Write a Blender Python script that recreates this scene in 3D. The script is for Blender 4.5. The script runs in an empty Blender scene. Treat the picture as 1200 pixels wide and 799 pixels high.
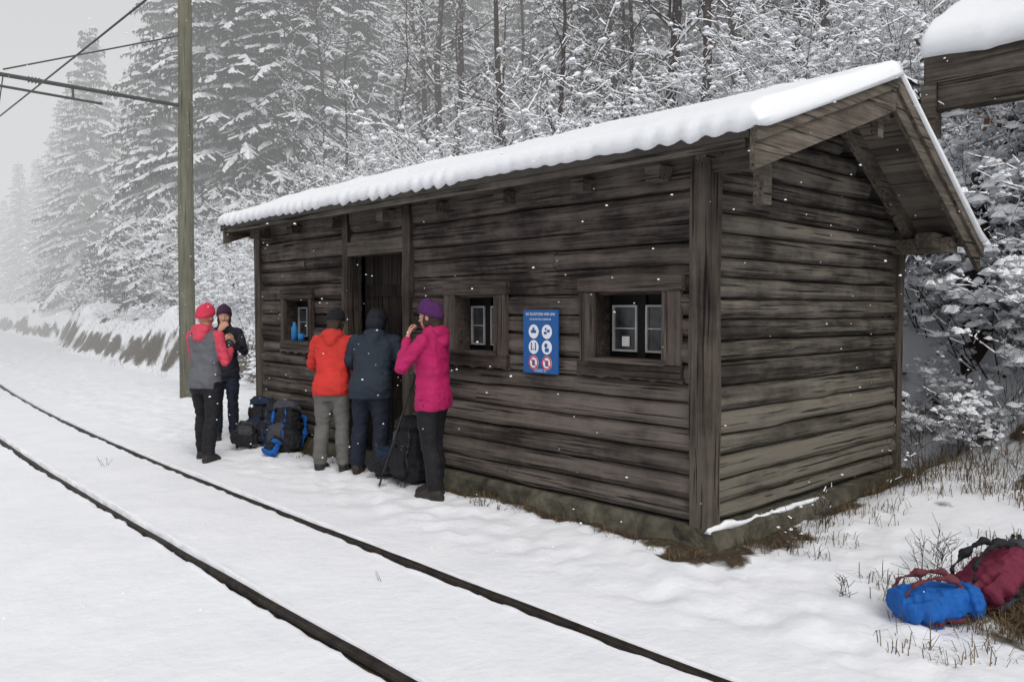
import bpy, math, random
import numpy as np
from mathutils import Vector, Matrix, Euler, noise as mnoise
from mathutils.bvhtree import BVHTree
random.seed(7)
sc = bpy.context.scene
COL = sc.collection
R = math.radians

# ------------------------------------------------------------------ noise
def vn(x, y, seed=0):
    x = np.asarray(x, float); y = np.asarray(y, float)
    ix = np.floor(x); iy = np.floor(y); fx = x-ix; fy = y-iy
    fx = fx*fx*(3-2*fx); fy = fy*fy*(3-2*fy)
    def h(a, b):
        s = np.sin(a*127.1+b*311.7+seed*74.7)*43758.5453
        return s-np.floor(s)
    return (h(ix,iy)*(1-fx)+h(ix+1,iy)*fx)*(1-fy)+(h(ix,iy+1)*(1-fx)+h(ix+1,iy+1)*fx)*fy
def sn(x, y, seed=0):
    ix=math.floor(x); iy=math.floor(y); fx=x-ix; fy=y-iy
    fx=fx*fx*(3-2*fx); fy=fy*fy*(3-2*fy)
    def h(a,b):
        s=math.sin(a*127.1+b*311.7+seed*74.7)*43758.5453; return s-math.floor(s)
    return (h(ix,iy)*(1-fx)+h(ix+1,iy)*fx)*(1-fy)+(h(ix,iy+1)*(1-fx)+h(ix+1,iy+1)*fx)*fy
def ss(x, a, b):
    t = np.clip((np.asarray(x,float)-a)/(b-a), 0, 1); return t*t*(3-2*t)

# ------------------------------------------------------------------ materials
def newmat(name):
    m = bpy.data.materials.new(name); m.use_nodes = True
    nt = m.node_tree; b = nt.nodes['Principled BSDF']
    return m, nt, b
def N(nt, t, **kw):
    n = nt.nodes.new(t)
    for k, v in kw.items():
        setattr(n, k, v)
    return n
def ramp(nt, stops):
    r = N(nt, 'ShaderNodeValToRGB'); cr = r.color_ramp
    cr.elements[0].position = stops[0][0]; cr.elements[0].color = (*stops[0][1], 1)
    cr.elements[1].position = stops[-1][0]; cr.elements[1].color = (*stops[-1][1], 1)
    for p, c in stops[1:-1]:
        e = cr.elements.new(p); e.color = (*c, 1)
    return r
def simple(name, col, rough=.7, var=.25, scale=8, bump=.2, metal=0, bscale=None, spec=.3, frost=None):
    m, nt, b = newmat(name)
    tc = N(nt,'ShaderNodeTexCoord')
    n = N(nt,'ShaderNodeTexNoise'); n.inputs['Scale'].default_value = scale; n.inputs['Detail'].default_value = 6
    nt.links.new(tc.outputs['Object'], n.inputs['Vector'])
    lo = tuple(c*(1-var) for c in col); hi = tuple(min(1, c*(1+var)) for c in col)
    r = ramp(nt, [(.3, lo), (.7, hi)])
    nt.links.new(n.outputs['Fac'], r.inputs['Fac'])
    if frost:
        f = N(nt,'ShaderNodeTexNoise'); f.inputs['Scale'].default_value = frost[0]; f.inputs['Detail'].default_value = 5; f.inputs['Roughness'].default_value=.7
        nt.links.new(tc.outputs['Object'], f.inputs['Vector'])
        fr = ramp(nt,[(frost[1],(0,0,0)),(frost[1]+.12,(frost[2],)*3)]); nt.links.new(f.outputs['Fac'],fr.inputs['Fac'])
        mx = N(nt,'ShaderNodeMix',data_type='RGBA'); nt.links.new(fr.outputs['Color'],mx.inputs['Factor']); nt.links.new(r.outputs['Color'],mx.inputs['A']); mx.inputs['B'].default_value=(.72,.74,.77,1)
        nt.links.new(mx.outputs['Result'], b.inputs['Base Color'])
    else:
        nt.links.new(r.outputs['Color'], b.inputs['Base Color'])
    b.inputs['Roughness'].default_value = rough; b.inputs['Metallic'].default_value = metal
    b.inputs['Specular IOR Level'].default_value = spec
    if bump:
        n2 = N(nt,'ShaderNodeTexNoise'); n2.inputs['Scale'].default_value = bscale or scale*2; n2.inputs['Detail'].default_value = 4
        nt.links.new(tc.outputs['Object'], n2.inputs['Vector'])
        bp = N(nt,'ShaderNodeBump'); bp.inputs['Strength'].default_value = bump; bp.inputs['Distance'].default_value = .02
        nt.links.new(n2.outputs['Fac'], bp.inputs['Height']); nt.links.new(bp.outputs['Normal'], b.inputs['Normal'])
    return m
def wood(name, axis, dark, mid, light, green=0.0, lowlight=0.0):
    """weathered timber, grain along axis, stained in blotches, with drying cracks"""
    m, nt, b = newmat(name); L = nt.links
    tc = N(nt,'ShaderNodeTexCoord'); geo = N(nt,'ShaderNodeNewGeometry')
    off = N(nt,'ShaderNodeVectorMath', operation='SCALE'); off.inputs[0].default_value = (7,13,5)
    L.new(geo.outputs['Random Per Island'], off.inputs['Scale'])
    add = N(nt,'ShaderNodeVectorMath', operation='ADD'); L.new(tc.outputs['Object'], add.inputs[0]); L.new(off.outputs[0], add.inputs[1])
    def stretched(k, along, det=7, rough=.65):
        mp = N(nt,'ShaderNodeMapping'); s=[k]*3; s[axis]=along; mp.inputs['Scale'].default_value=s; L.new(add.outputs[0], mp.inputs['Vector'])
        n = N(nt,'ShaderNodeTexNoise'); n.inputs['Scale'].default_value=1; n.inputs['Detail'].default_value=det; n.inputs['Roughness'].default_value=rough
        L.new(mp.outputs[0], n.inputs['Vector']); return n
    n = stretched(26,1.3); nc = stretched(48,1.0,4,.5); nst = stretched(5,.9,5,.6)
    n3 = N(nt,'ShaderNodeTexNoise'); n3.inputs['Scale'].default_value = 2.3; n3.inputs['Detail'].default_value = 7; n3.inputs['Roughness'].default_value=.65
    L.new(tc.outputs['Object'], n3.inputs['Vector'])
    def madd(src, k, addsrc=None, c=0):
        a = N(nt,'ShaderNodeMath', operation='MULTIPLY_ADD'); L.new(src, a.inputs[0]); a.inputs[1].default_value=k
        if addsrc is not None: L.new(addsrc, a.inputs[2])
        else: a.inputs[2].default_value=c
        return a.outputs[0]
    v = madd(n.outputs['Fac'], 1.0, None, -.70)
    v = madd(n3.outputs['Fac'], .90, v)
    v = madd(nst.outputs['Fac'], .55, v)
    v = madd(geo.outputs['Random Per Island'], .30, v)
    sep = N(nt,'ShaderNodeSeparateXYZ'); L.new(tc.outputs['Object'], sep.inputs[0])
    mr = N(nt,'ShaderNodeMapRange'); mr.inputs['From Min'].default_value = 1.6; mr.inputs['From Max'].default_value = .25
    mr.inputs['To Min'].default_value = 0; mr.inputs['To Max'].default_value = lowlight
    L.new(sep.outputs['Z'], mr.inputs['Value'])
    v = madd(mr.outputs[0], 1.0, v)
    r = ramp(nt, [(.18, dark), (.52, mid), (.95, light)])
    L.new(v, r.inputs['Fac'])
    mx = N(nt,'ShaderNodeMix', data_type='RGBA'); mx.inputs['B'].default_value = (.07,.075,.045,1)
    L.new(r.outputs['Color'], mx.inputs['A'])
    gm = N(nt,'ShaderNodeMath', operation='MULTIPLY'); L.new(mr.outputs[0], gm.inputs[0]); gm.inputs[1].default_value = green
    gm2 = N(nt,'ShaderNodeMath', operation='MULTIPLY'); L.new(gm.outputs[0], gm2.inputs[0]); L.new(n3.outputs['Fac'], gm2.inputs[1])
    L.new(gm2.outputs[0], mx.inputs['Factor'])
    cr = ramp(nt, [(.34,(.2,.2,.2)),(.40,(1,1,1))]); L.new(nc.outputs['Fac'], cr.inputs['Fac'])
    mu = N(nt,'ShaderNodeMix', data_type='RGBA', blend_type='MULTIPLY'); mu.inputs['Factor'].default_value=1
    L.new(mx.outputs['Result'], mu.inputs['A']); L.new(cr.outputs['Color'], mu.inputs['B'])
    L.new(mu.outputs['Result'], b.inputs['Base Color'])
    b.inputs['Roughness'].default_value = .88; b.inputs['Specular IOR Level'].default_value = .15
    hb = N(nt,'ShaderNodeMath', operation='MULTIPLY'); L.new(n.outputs['Fac'],hb.inputs[0]); L.new(cr.outputs['Color'],hb.inputs[1])
    bp = N(nt,'ShaderNodeBump'); bp.inputs['Strength'].default_value = 1; bp.inputs['Distance'].default_value = .02
    L.new(hb.outputs[0], bp.inputs['Height']); L.new(bp.outputs['Normal'], b.inputs['Normal'])
    return m

def snowmat(name, bscale=9, bdist=.02, col=(.84,.86,.89)):
    m, nt, b = newmat(name); L = nt.links
    tc = N(nt,'ShaderNodeTexCoord')
    n = N(nt,'ShaderNodeTexNoise'); n.inputs['Scale'].default_value = bscale; n.inputs['Detail'].default_value = 8; n.inputs['Roughness'].default_value = .6
    L.new(tc.outputs['Object'], n.inputs['Vector'])
    bp = N(nt,'ShaderNodeBump'); bp.inputs['Strength'].default_value = .5; bp.inputs['Distance'].default_value = bdist
    L.new(n.outputs['Fac'], bp.inputs['Height']); L.new(bp.outputs['Normal'], b.inputs['Normal'])
    b.inputs['Base Color'].default_value = (*col, 1); b.inputs['Roughness'].default_value = .65
    b.inputs['Specular IOR Level'].default_value = .25
    return m
M_SNOW = snowmat('snow')
M_TSNOW = snowmat('snow_on_tree', 20, .03, (.86,.88,.91))
M_WY = wood('timber_front', 1, (.007,.0055,.005), (.030,.0235,.0215), (.155,.130,.115), .5, .17)
M_WX = wood('timber_side', 0, (.007,.0058,.0052), (.034,.0285,.025), (.175,.155,.130), 1.3, .30)
M_WZ = wood('timber_post', 2, (.010,.008,.007), (.034,.027,.024), (.12,.10,.083), .5, .18)
M_GREY = wood('timber_grey', 1, (.022,.018,.015), (.058,.048,.040), (.15,.13,.11))
M_CAS = wood('timber_casing', 1, (.012,.0095,.0085), (.038,.030,.026), (.12,.098,.084))
M_CASZ = wood('timber_casing_upright', 2, (.012,.0095,.0085), (.038,.030,.026), (.12,.098,.084))
M_GREYX = wood('timber_barge', 0, (.03,.025,.02), (.078,.065,.053), (.20,.17,.14))
M_SOFF = wood('timber_soffit', 1, (.05,.042,.034), (.11,.095,.08), (.22,.19,.16))
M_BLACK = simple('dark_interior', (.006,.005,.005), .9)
M_CONC = simple('mossy_concrete', (.085,.078,.058), .95, .6, 7, .8, bscale=25)
M_STEEL = simple('rusty_rail_steel', (.03,.024,.02), .6, .5, 12, .4, .3)
M_WIRE = simple('wire_metal', (.06,.06,.06), .5, .2, 3, 0, .6)
M_POLE = wood('pole_wood', 2, (.05,.047,.030), (.11,.103,.066), (.18,.175,.12))
M_BARK = simple('bark', (.05,.042,.036), .9, .4, 5, .5)
M_TWIG = simple('twig', (.045,.034,.029), .9, .4, 3, 0, frost=(9,.58,.45))
M_NEEDLE = simple('spruce_needles', (.018,.025,.020), .9, .4, 2, 0, frost=(5,.57,.6))
M_LEAF = simple('dead_leaves', (.10,.055,.033), .9, .4, 2, 0)
M_GRASS = simple('dry_grass_blades', (.11,.078,.042), .9, .5, 3.5, 0)
M_WHITE = simple('sash_paint', (.34,.34,.33), .6, .2, 9, 0)
M_PAPER = simple('paper', (.6,.6,.6), .6, .1, 9, 0)
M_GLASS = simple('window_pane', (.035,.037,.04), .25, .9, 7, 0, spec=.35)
M_SIGNB = simple('sign_blue', (.012,.09,.3), .4, .05, 2, 0)
M_SIGNW = simple('sign_white', (.75,.77,.8), .5, .02, 2, 0)
M_SIGNR = simple('sign_red', (.55,.03,.04), .5, .02, 2, 0)

# ------------------------------------------------------------------ mesh builder
class MB:
    def __init__(s): s.v=[]; s.f=[]; s.m=[]
    def quad(s, a,b,c,d, m=0):
        i=len(s.v); s.v += [tuple(a),tuple(b),tuple(c),tuple(d)]; s.f.append((i,i+1,i+2,i+3)); s.m.append(m)
    def tri(s,a,b,c,m=0):
        i=len(s.v); s.v += [tuple(a),tuple(b),tuple(c)]; s.f.append((i,i+1,i+2)); s.m.append(m)
    def box(s, x0,x1,y0,y1,z0,z1,m=0, j=0):
        i=len(s.v)
        for x in (x0,x1):
            for y in (y0,y1):
                for z in (z0,z1):
                    s.v.append((x+random.uniform(-j,j),y+random.uniform(-j,j),z+random.uniform(-j,j)))
        for f in ((0,1,3,2),(4,6,7,5),(0,4,5,1),(2,3,7,6),(0,2,6,4),(1,5,7,3)):
            s.f.append(tuple(i+k for k in f)); s.m.append(m)
    def rings(s, rings, m=0, cap=True):
        n=len(rings[0]); i=len(s.v)
        for r in rings: s.v += [tuple(p) for p in r]
        for a in range(len(rings)-1):
            for k in range(n):
                k2=(k+1)%n
                s.f.append((i+a*n+k, i+a*n+k2, i+(a+1)*n+k2, i+(a+1)*n+k)); s.m.append(m)
        if cap:
            s.f.append(tuple(i+k for k in reversed(range(n)))); s.m.append(m)
            b=i+(len(rings)-1)*n; s.f.append(tuple(b+k for k in range(n))); s.m.append(m)
    def tube(s, pts, rad, n=6, m=0, cap=True):
        pts=[Vector(p) for p in pts]; rr=[]
        ref=None
        for i,p in enumerate(pts):
            if i==0: t=pts[1]-pts[0]
            elif i==len(pts)-1: t=pts[-1]-pts[-2]
            else: t=(pts[i+1]-pts[i]).normalized()+(pts[i]-pts[i-1]).normalized()
            if t.length<1e-7: t=Vector((0,0,1))
            t.normalize()
            if ref is None: ref = Vector((0,0,1)) if abs(t.z)<.9 else Vector((1,0,0))
            u=t.cross(ref)
            if u.length<1e-4: u=t.cross(Vector((0.3,1,0.2)))
            u.normalize(); w=u.cross(t)
            r = rad[i] if isinstance(rad,(list,tuple)) else rad
            rr.append([p+u*(math.cos(2*math.pi*k/n)*r)+w*(math.sin(2*math.pi*k/n)*r) for k in range(n)])
        s.rings(rr,m,cap)
    def ell(s, c, r, m=0, nu=16, nv=10, M=None):
        c=Vector(c); rr=[]
        for j in range(1,nv):
            th=math.pi*j/nv
            ring=[]
            for k in range(nu):
                ph=2*math.pi*k/nu
                p=Vector((r[0]*math.sin(th)*math.cos(ph), r[1]*math.sin(th)*math.sin(ph), -r[2]*math.cos(th)))
                if M: p=M@p
                ring.append(c+p)
            rr.append(ring)
        s.rings(rr,m,True)
    def seg(s,a,b,r0,r1,m=0):
        dx,dy,dz=b[0]-a[0],b[1]-a[1],b[2]-a[2]; h=math.hypot(dx,dy); L_=math.sqrt(h*h+dz*dz)+1e-9
        if h<.05*L_: w1=(1,0,0); w2=(0,1,0)
        else:
            w1=(dy/h,-dx/h,0); w2=(w1[1]*dz/L_, -w1[0]*dz/L_, (w1[0]*dy-w1[1]*dx)/L_)
            if w2[2]<0: w2=(-w2[0],-w2[1],-w2[2])
        i=len(s.v)
        for p,r in ((a,r0),(b,r1)):
            for c,q in ((0,1),(.866,-.5),(-.866,-.5)):
                s.v.append((p[0]+(w1[0]*c+w2[0]*q)*r,p[1]+(w1[1]*c+w2[1]*q)*r,p[2]+(w1[2]*c+w2[2]*q)*r))
        s.f += [(i,i+1,i+4,i+3),(i+1,i+2,i+5,i+4),(i+2,i,i+3,i+5)]; s.m += [m,m,m]
    def mesh(s, name, mats, smooth=False):
        me=bpy.data.meshes.new(name); me.from_pydata(s.v,[],s.f)
        for mt in mats: me.materials.append(mt)
        me.polygons.foreach_set('material_index', s.m)
        if smooth: me.polygons.foreach_set('use_smooth',[True]*len(s.f))
        me.update(); return me
    def build(s, name, mats, parent=None, smooth=False, loc=None):
        me=s.mesh(name,mats,smooth)
        o=bpy.data.objects.new(name, me); COL.objects.link(o)
        if parent: o.parent=parent
        if loc: o.location=loc
        return o
def empty(name, loc=(0,0,0)):
    e=bpy.data.objects.new(name,None); COL.objects.link(e); e.location=loc; e.empty_display_size=.2; return e

# ------------------------------------------------------------------ terrain function
def curve(Y):
    Y=np.asarray(Y,float)
    return np.where(Y<5,0,np.where(Y<20,.0035*(Y-5)**2,.0035*225+.105*(Y-20)))
def curvef(y): return 0. if y<5 else (.0035*(y-5)**2 if y<20 else .7875+.105*(y-20))
def bankline(Y):
    Y=np.asarray(Y,float)
    b = 8.3-.7*ss(Y,10,16)+.5*(vn(Y*.2,Y*0+3,5)-.5)*ss(Y,9,14)-1.0*ss(Y,16,20)*(1-ss(Y,34,48))
    return np.where(Y<3, np.maximum(b-(3-Y)*.9,5.4), b)
def s2f(u,Y):
    s=u-bankline(Y)
    return s+.35*(vn(Y*.45,u*.5,14)-.5)+.12*(vn(Y*1.3,u*1.3,15)-.5)
def height(u,Y):
    u=np.asarray(u,float); Y=np.asarray(Y,float)
    s=u-bankline(Y)
    k=1-ss(Y,9,15)
    amp=1.35+.7*(vn(Y*.3,u*0,9)-.5)
    s2=s2f(u,Y)
    z=(1-k)*(amp*ss(s2,0,1.0))+k*(1.3*ss(s,0,1.7))
    z=z+np.clip(s,0,5)*(.13+.22*k)+.42*np.clip(s-4,0,70)
    z=z+ss(s,-.3,1.5)*(.35*(vn(u*.9,Y*.9,2)-.5)+.16*(vn(u*2.3,Y*2.3,3)-.5))
    o=1-ss(s,-.3,1.5)
    z=z+o*(.05*(vn(u*.45,Y*.3,11)-.5)+.018*(vn(u*2.1,Y*1.4,12)-.5))
    tr=ss(u,3.35,3.7)*(1-ss(u,5.4,6.5))*ss(Y,-1,1)
    z=z+o*tr*(.045*(vn(u*5,Y*5,21)-.5)+.04*(vn(u*11,Y*11,22)-.5))
    z=z+.25*ss(u,5.0,7.9)*(1-ss(Y,2.6,3.2))*o*ss(Y,-2,0)
    z=z-1.2*ss(-u,6,30)
    return z
_ug=np.linspace(-75,100,1751); _vg=np.linspace(-62,172,1561)
_UG,_VG=np.meshgrid(_ug,_vg,indexing='ij'); _HG=height(_UG,_VG)
def ground_z(x,y):
    u=x-curvef(y); a=(u+75)/.1; b_=(y+62)/.15
    i=min(max(int(a),0),1749); j=min(max(int(b_),0),1559); fa=a-i; fb=b_-j
    return float((_HG[i,j]*(1-fa)+_HG[i+1,j]*fa)*(1-fb)+(_HG[i,j+1]*(1-fa)+_HG[i+1,j+1]*fa)*fb)
_bl=bankline(_vg)
def blf(y): return float(_bl[min(max(int((y+62)/.15),0),1560)])

# ------------------------------------------------------------------ people
def remesh(mb, vox, mats, name, parent, smooth_it=2, rough=0):
    bv=BVHTree.FromPolygons([Vector(v) for v in mb.v], mb.f)
    me=bpy.data.meshes.new('tmp'); me.from_pydata(mb.v,[],mb.f); o=bpy.data.objects.new('tmp',me); COL.objects.link(o)
    rm=o.modifiers.new('r','REMESH'); rm.mode='VOXEL'; rm.voxel_size=vox; rm.use_smooth_shade=True
    sm=o.modifiers.new('s','SMOOTH'); sm.factor=.5; sm.iterations=smooth_it
    dg=bpy.context.evaluated_depsgraph_get(); dg.update()
    nm=bpy.data.meshes.new_from_object(o.evaluated_get(dg)); bpy.data.objects.remove(o); nm.name=name
    nm.materials.clear()
    for mt in mats: nm.materials.append(mt)
    if len(mats)>1:
        mi=[]
        for p in nm.polygons:
            r=bv.find_nearest(p.center); mi.append(mb.m[r[2]] if r[2] is not None else 0)
        nm.polygons.foreach_set('material_index',mi)
    nm.polygons.foreach_set('use_smooth',[True]*len(nm.polygons))
    if rough:
        nv=len(nm.vertices); cs=np.empty(nv*3); nm.vertices.foreach_get('co',cs); ns=np.empty(nv*3); nm.vertex_normals.foreach_get('vector',ns)
        cs=cs.reshape(-1,3); ns=ns.reshape(-1,3); amp=np.empty(nv)
        for i in range(nv):
            x,y,z=cs[i]
            amp[i]=.8*mnoise.noise(Vector((x*7,y*7,z*16)))+.9*(.25-abs(mnoise.noise(Vector((x*9+3,y*9,z*19+z*x*6)))))+.35*mnoise.noise(Vector((x*24,y*24,z*30)))
        cs=cs+ns*(amp*rough)[:,None]; nm.vertices.foreach_set('co',cs.reshape(-1)); nm.update()
    ob=bpy.data.objects.new(name,nm); COL.objects.link(ob); ob.parent=parent; return ob
def cloth(name,col): return simple(name,col,.75,.18,5,.5,bscale=14)
M_SKIN=simple('skin',(.5,.27,.19),.55,.08,20,.05); M_HAIR=simple('hair',(.04,.025,.018),.7,.3,60,.4)
M_BOOT=simple('boot_leather',(.03,.025,.022),.6,.3,20,.3); M_EYE=simple('eye_white',(.7,.7,.7),.3,0,5,0); M_IRIS=simple('iris',(.02,.015,.01),.3,0,5,0); M_LIP=simple('lips',(.38,.13,.11),.5,.1,10,0)
M_GLOVE=simple('glove_fabric',(.03,.03,.035),.8,.2,30,.3)

def hand(root, wrist, dirv, normal, side, mat, curl=.5, s=1.0):
    d=Vector(dirv).normalized(); n=Vector(normal); n=(n-d*n.dot(d)).normalized(); w=d.cross(n)*side
    mb=MB(); W=Vector(wrist)
    def P(a,b_,c): return W+d*a*s+w*b_*s+n*c*s
    rr=[]
    for (a,hw,ht) in ((-.02,.026,.02),(.01,.03,.019),(.045,.04,.016),(.08,.041,.013),(.092,.036,.009)):
        rr.append([P(a,hw*math.cos(t),ht*math.sin(t)) for t in [2*math.pi*k/14 for k in range(14)]])
    mb.rings(rr)
    for (off,L_) in ((.030,.070),(.010,.078),(-.011,.073),(-.031,.056)):
        ang=0; pts=[P(.085,off,0)]; a,c=.085,0
        for seg,fr in enumerate((.45,.32,.23)):
            ang+=curl*(.55+.3*seg); a+=L_*fr*math.cos(ang); c+=L_*fr*math.sin(ang); pts.append(P(a,off*(1+.05*seg),c))
        mb.tube(pts,[.0092*s,.0088*s,.0082*s,.0068*s],8); mb.ell(pts[-1],(.0068*s,)*3,0,8,6)
    pts=[P(.015,.028,.004),P(.045,.055,.014),P(.068,.062,.028),P(.088,.058,.042)]
    mb.tube(pts,[.013*s,.011*s,.0095*s,.008*s],8); mb.ell(pts[-1],(.008*s,)*3,0,8,6)
    return remesh(mb,.0042,[mat],'hand',root,1)

def person(name,x,y,facing,H=1.68,lean=0,jacket=None,sleeve=None,trousers=None,hatm=None,arms=None,hood=True,head_pitch=0,head_yaw=0,stance=None,handm=None,bulk=1.0,hair=False,curl=.6,hips=1.0,collar=None,legr=1.0,hemz=.80,hood_up=False,held=None):
    root=empty(name); s=H/1.68
    f=Vector((facing[0],facing[1],0)).normalized(); r_=Vector((f.y,-f.x,0))
    z0=ground_z(x,y)
    root.matrix_world=Matrix(((r_.x*s,f.x*s,0,x),(r_.y*s,f.y*s,0,y),(0,0,s,z0-.015),(0,0,0,1)))
    def T(p):
        x_,y_,z_=p; w=max(0,min(1,(z_-.86)/.18)); a=lean*w; dz=z_-.92
        return Vector((x_, y_+math.sin(a)*dz if dz>0 else y_, .92+dz*(math.cos(a)) if dz>0 else z_))
    mb=MB()  # 0 jacket 1 sleeve 2 trousers 3 boots 4 skin 5 collar
    def loft(rows,m,n=22,pw=2.4,tf=T):
        rr=[]
        for (cx,cy,z,rx,ry) in rows:
            ring=[]
            for k in range(n):
                t=2*math.pi*k/n; c_,s_=math.cos(t),math.sin(t); q=(abs(c_)**pw+abs(s_)**pw)**(-1/pw)
                ring.append(tf((cx+rx*q*c_,cy+ry*q*s_,z)))
            rr.append(ring)
        mb.rings(rr,m)
    B=bulk
    loft([(0,-.005,hemz,.178*B*hips,.135*B*hips),(0,-.005,.86,.180*B*hips,.138*B*hips),(0,0,.95,.168*B,.128*B),(0,.005,1.05,.155*B,.120*B),(0,.01,1.18,.170*B,.128*B),(0,.008,1.30,.188*B,.125*B),(0,0,1.37,.185*B,.105*B),(0,-.005,1.415,.13*B,.08),(0,-.005,1.44,.075,.062)],0)
    loft([(0,-.005,.74,.150,.10),(0,-.01,.82,.160*hips,.12*hips),(0,-.01,.92,.155*hips,.115*hips),(0,0,.98,.14,.10)],2,tf=lambda p:Vector(p))
    st=stance or ((-.10,.0),(.10,.02))
    for sg,(fx,fy) in zip((-1,1),st):
        hip=Vector((.085*sg,-.005,.86)); an=Vector((fx,fy-.03,.09)); kn=hip.lerp(an,.5)+Vector((0,.03,.01)); L1=hip.lerp(kn,.5)+Vector((0,.012,0)); L2=kn.lerp(an,.4)+Vector((0,-.014,0))
        g=legr
        mb.tube([hip,L1,kn,L2,an.lerp(L2,.3),an],[.098*g,.086*g,.068*g,.070*g,.064*g,.062*g],16,2)
        mb.tube([an+Vector((0,0,.07)),an+Vector((0,-.005,-.05))],[.052,.055],14,3)
        ft=[]
        for (yy,hw,hh) in ((-.075,.028,.04),(-.055,.040,.06),(0,.042,.075),(.07,.045,.055),(.13,.050,.042),(.175,.040,.032),(.195,.022,.022)):
            ring=[]
            for k in range(12):
                t=2*math.pi*k/12; ring.append((an.x+hw*math.cos(t),an.y+yy,max(.004,hh*.95+hh*math.sin(t)*.95-.0)))
            ft.append(ring)
        mb.rings(ft,3)
        mb.rings([[ (an.x+hw*math.cos(2*math.pi*k/14), an.y+.06+hl*math.sin(2*math.pi*k/14), z) for k in range(14)] for z,hw,hl in ((-.004,.05,.145),(.028,.05,.145))],3)
    wr=[]
    for sg,(el,wp) in zip((-1,1),arms):
        shd=T((.168*sg*B,-.005,1.365)); e=T(el); w=T(wp)
        mb.ell(shd,(.062,.062,.06),1); mb.tube([shd,shd.lerp(e,.5),e],[.064*B,.058*B,.052*B],14,1); mb.ell(e,(.052*B,)*3,1)
        mb.tube([e,e.lerp(w,.5),w],[.051*B,.046*B,.037*B],14,1)
        wr.append((e,w))
    mb.tube([T((0,-.01,1.38)),T((0,.0,1.50))],[.056,.052],14,4)
    cm=5
    loft([(0,-.005,1.40,.10,.085),(0,.0,1.44,.085,.08),(0,.0,1.475,.078,.078)],cm)
    if hood:
        M_=Euler((-.35-lean,0,0)).to_matrix()
        mb.ell(T((0,-.085,1.43)),(.115,.062,.065),cm,16,10,M_)
        mb.ell(T((0,-.105,1.38)),(.08,.045,.08),cm,16,10,M_)
    jm=jacket; remesh(mb,.0105,[jm,sleeve or jm,trousers,M_BOOT,M_SKIN,collar or jm],'body',root,2,.012)
    hc=T((0,.015,1.565)); RM=(Matrix.Translation(hc)@Euler((-lean*.6-head_pitch,0,0)).to_matrix().to_4x4()@Euler((0,0,head_yaw)).to_matrix().to_4x4())
    hb=MB(); hb.ell((0,-.008,.012),(.074,.092,.098),0,24,16); hb.ell((0,.022,-.055),(.056,.066,.062),0,20,12); hb.ell((0,.062,-.088),(.024,.020,.018),0)
    hb.tube([(0,.083,.012),(0,.098,-.012),(0,.108,-.030),(0,.094,-.040)],[.008,.010,.013,.010],10,0)
    hb.ell((.012,.094,-.034),(.009,.010,.008),0,10,6); hb.ell((-.012,.094,-.034),(.009,.010,.008),0,10,6)
    hb.ell((0,.080,.026),(.05,.014,.010),0); hb.ell((.036,.062,-.028),(.024,.022,.022),0); hb.ell((-.036,.062,-.028),(.024,.022,.022),0)
    hb.ell((0,.086,-.058),(.022,.009,.0055),1,12,8); hb.ell((0,.084,-.067),(.019,.009,.006),1,12,8)
    for sg in (-1,1): hb.ell((.076*sg,-.008,-.012),(.010,.018,.030),0,12,8)
    hb.tube([(0,-.015,-.14),(0,-.01,-.05)],[.05,.052],14,0)
    hb.v=[tuple(RM@Vector(v)) for v in hb.v]; remesh(hb,.0055,[M_SKIN,M_LIP],'head',root,2)
    eb=MB()
    for sg in (-1,1):
        eb.ell((.031*sg,.0755,.003),(.012,.010,.008),0,12,8); eb.ell((.031*sg,.083,.003),(.0055,.0045,.0055),1,10,6)
        eb.tube([(.018*sg,.088,.022),(.033*sg,.086,.027),(.048*sg,.076,.021)],[.003,.0035,.002],5,2)
    eb.v=[tuple(RM@Vector(v)) for v in eb.v]; eb.build('eyes',[M_EYE,M_IRIS,M_HAIR],root,True)
    if hair:
        ha=MB(); ha.ell((0,-.028,-.015),(.082,.088,.085),0,20,12); ha.ell((0,-.06,-.09),(.066,.05,.08),0,20,12)
        for sg in (-1,1): ha.ell((.068*sg,.012,-.04),(.018,.03,.06),0,12,8)
        ha.v=[tuple(RM@Vector(v)) for v in ha.v]; remesh(ha,.008,[M_HAIR],'hair',root,1,.005)
    ht=MB(); rr=[]
    for (z,r1) in ((.005,.99),(.010,1.07),(.05,1.09),(.056,1.04),(.085,1.0),(.112,.86),(.132,.62),(.145,.32),(.149,.08)):
        t_=1 if z<.06 else .5
        rr.append([(.088*r1*math.cos(2*math.pi*k/28)*(1+.014*(k%2)), -.010+.104*r1*math.sin(2*math.pi*k/28)*(1+.014*(k%2)), z+.034*t_*math.sin(2*math.pi*k/28)-.002) for k in range(28)])
    ht.rings(rr,0); ht.v=[tuple(RM@Vector(v)) for v in ht.v]; ht.build('knit_hat',[hatm],root,True)
    if hood_up:
        hu=MB(); hu.ell((0,-.03,.01),(.105,.105,.125),0,22,14); hu.ell((0,-.05,-.08),(.10,.085,.09),0,20,12); hu.v=[tuple(RM@Vector(v)) for v in hu.v]
        remesh(hu,.01,[hatm],'hood',root,2,.008)
    for i,sg in enumerate((-1,1)):
        e,w=wr[i]; d=(w-e).normalized()
        raised=w.z>1.1
        nrm=Vector((-sg*.9,.2,0)) if not raised else Vector((-sg*.6,-.6,.1))
        want=Vector((0,.7,.7)); n=(nrm-d*nrm.dot(d)).normalized(); side=1 if (d.cross(n)).dot(want)>0 else -1
        hand(root,w+d*.02,d,nrm,side,handm or M_SKIN,curl if raised else .45)
        if held==i:
            c=w+d*.10+n*.035; cb=MB(); ax_=(d.cross(n)*side+Vector((0,0,.8))).normalized()
            cb.tube([c-ax_*.045,c-ax_*.04,c+ax_*.045],[.024,.03,.034],16); cb.build('cup',[M_WIRE],root,True)
    return root,wr,s
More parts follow.
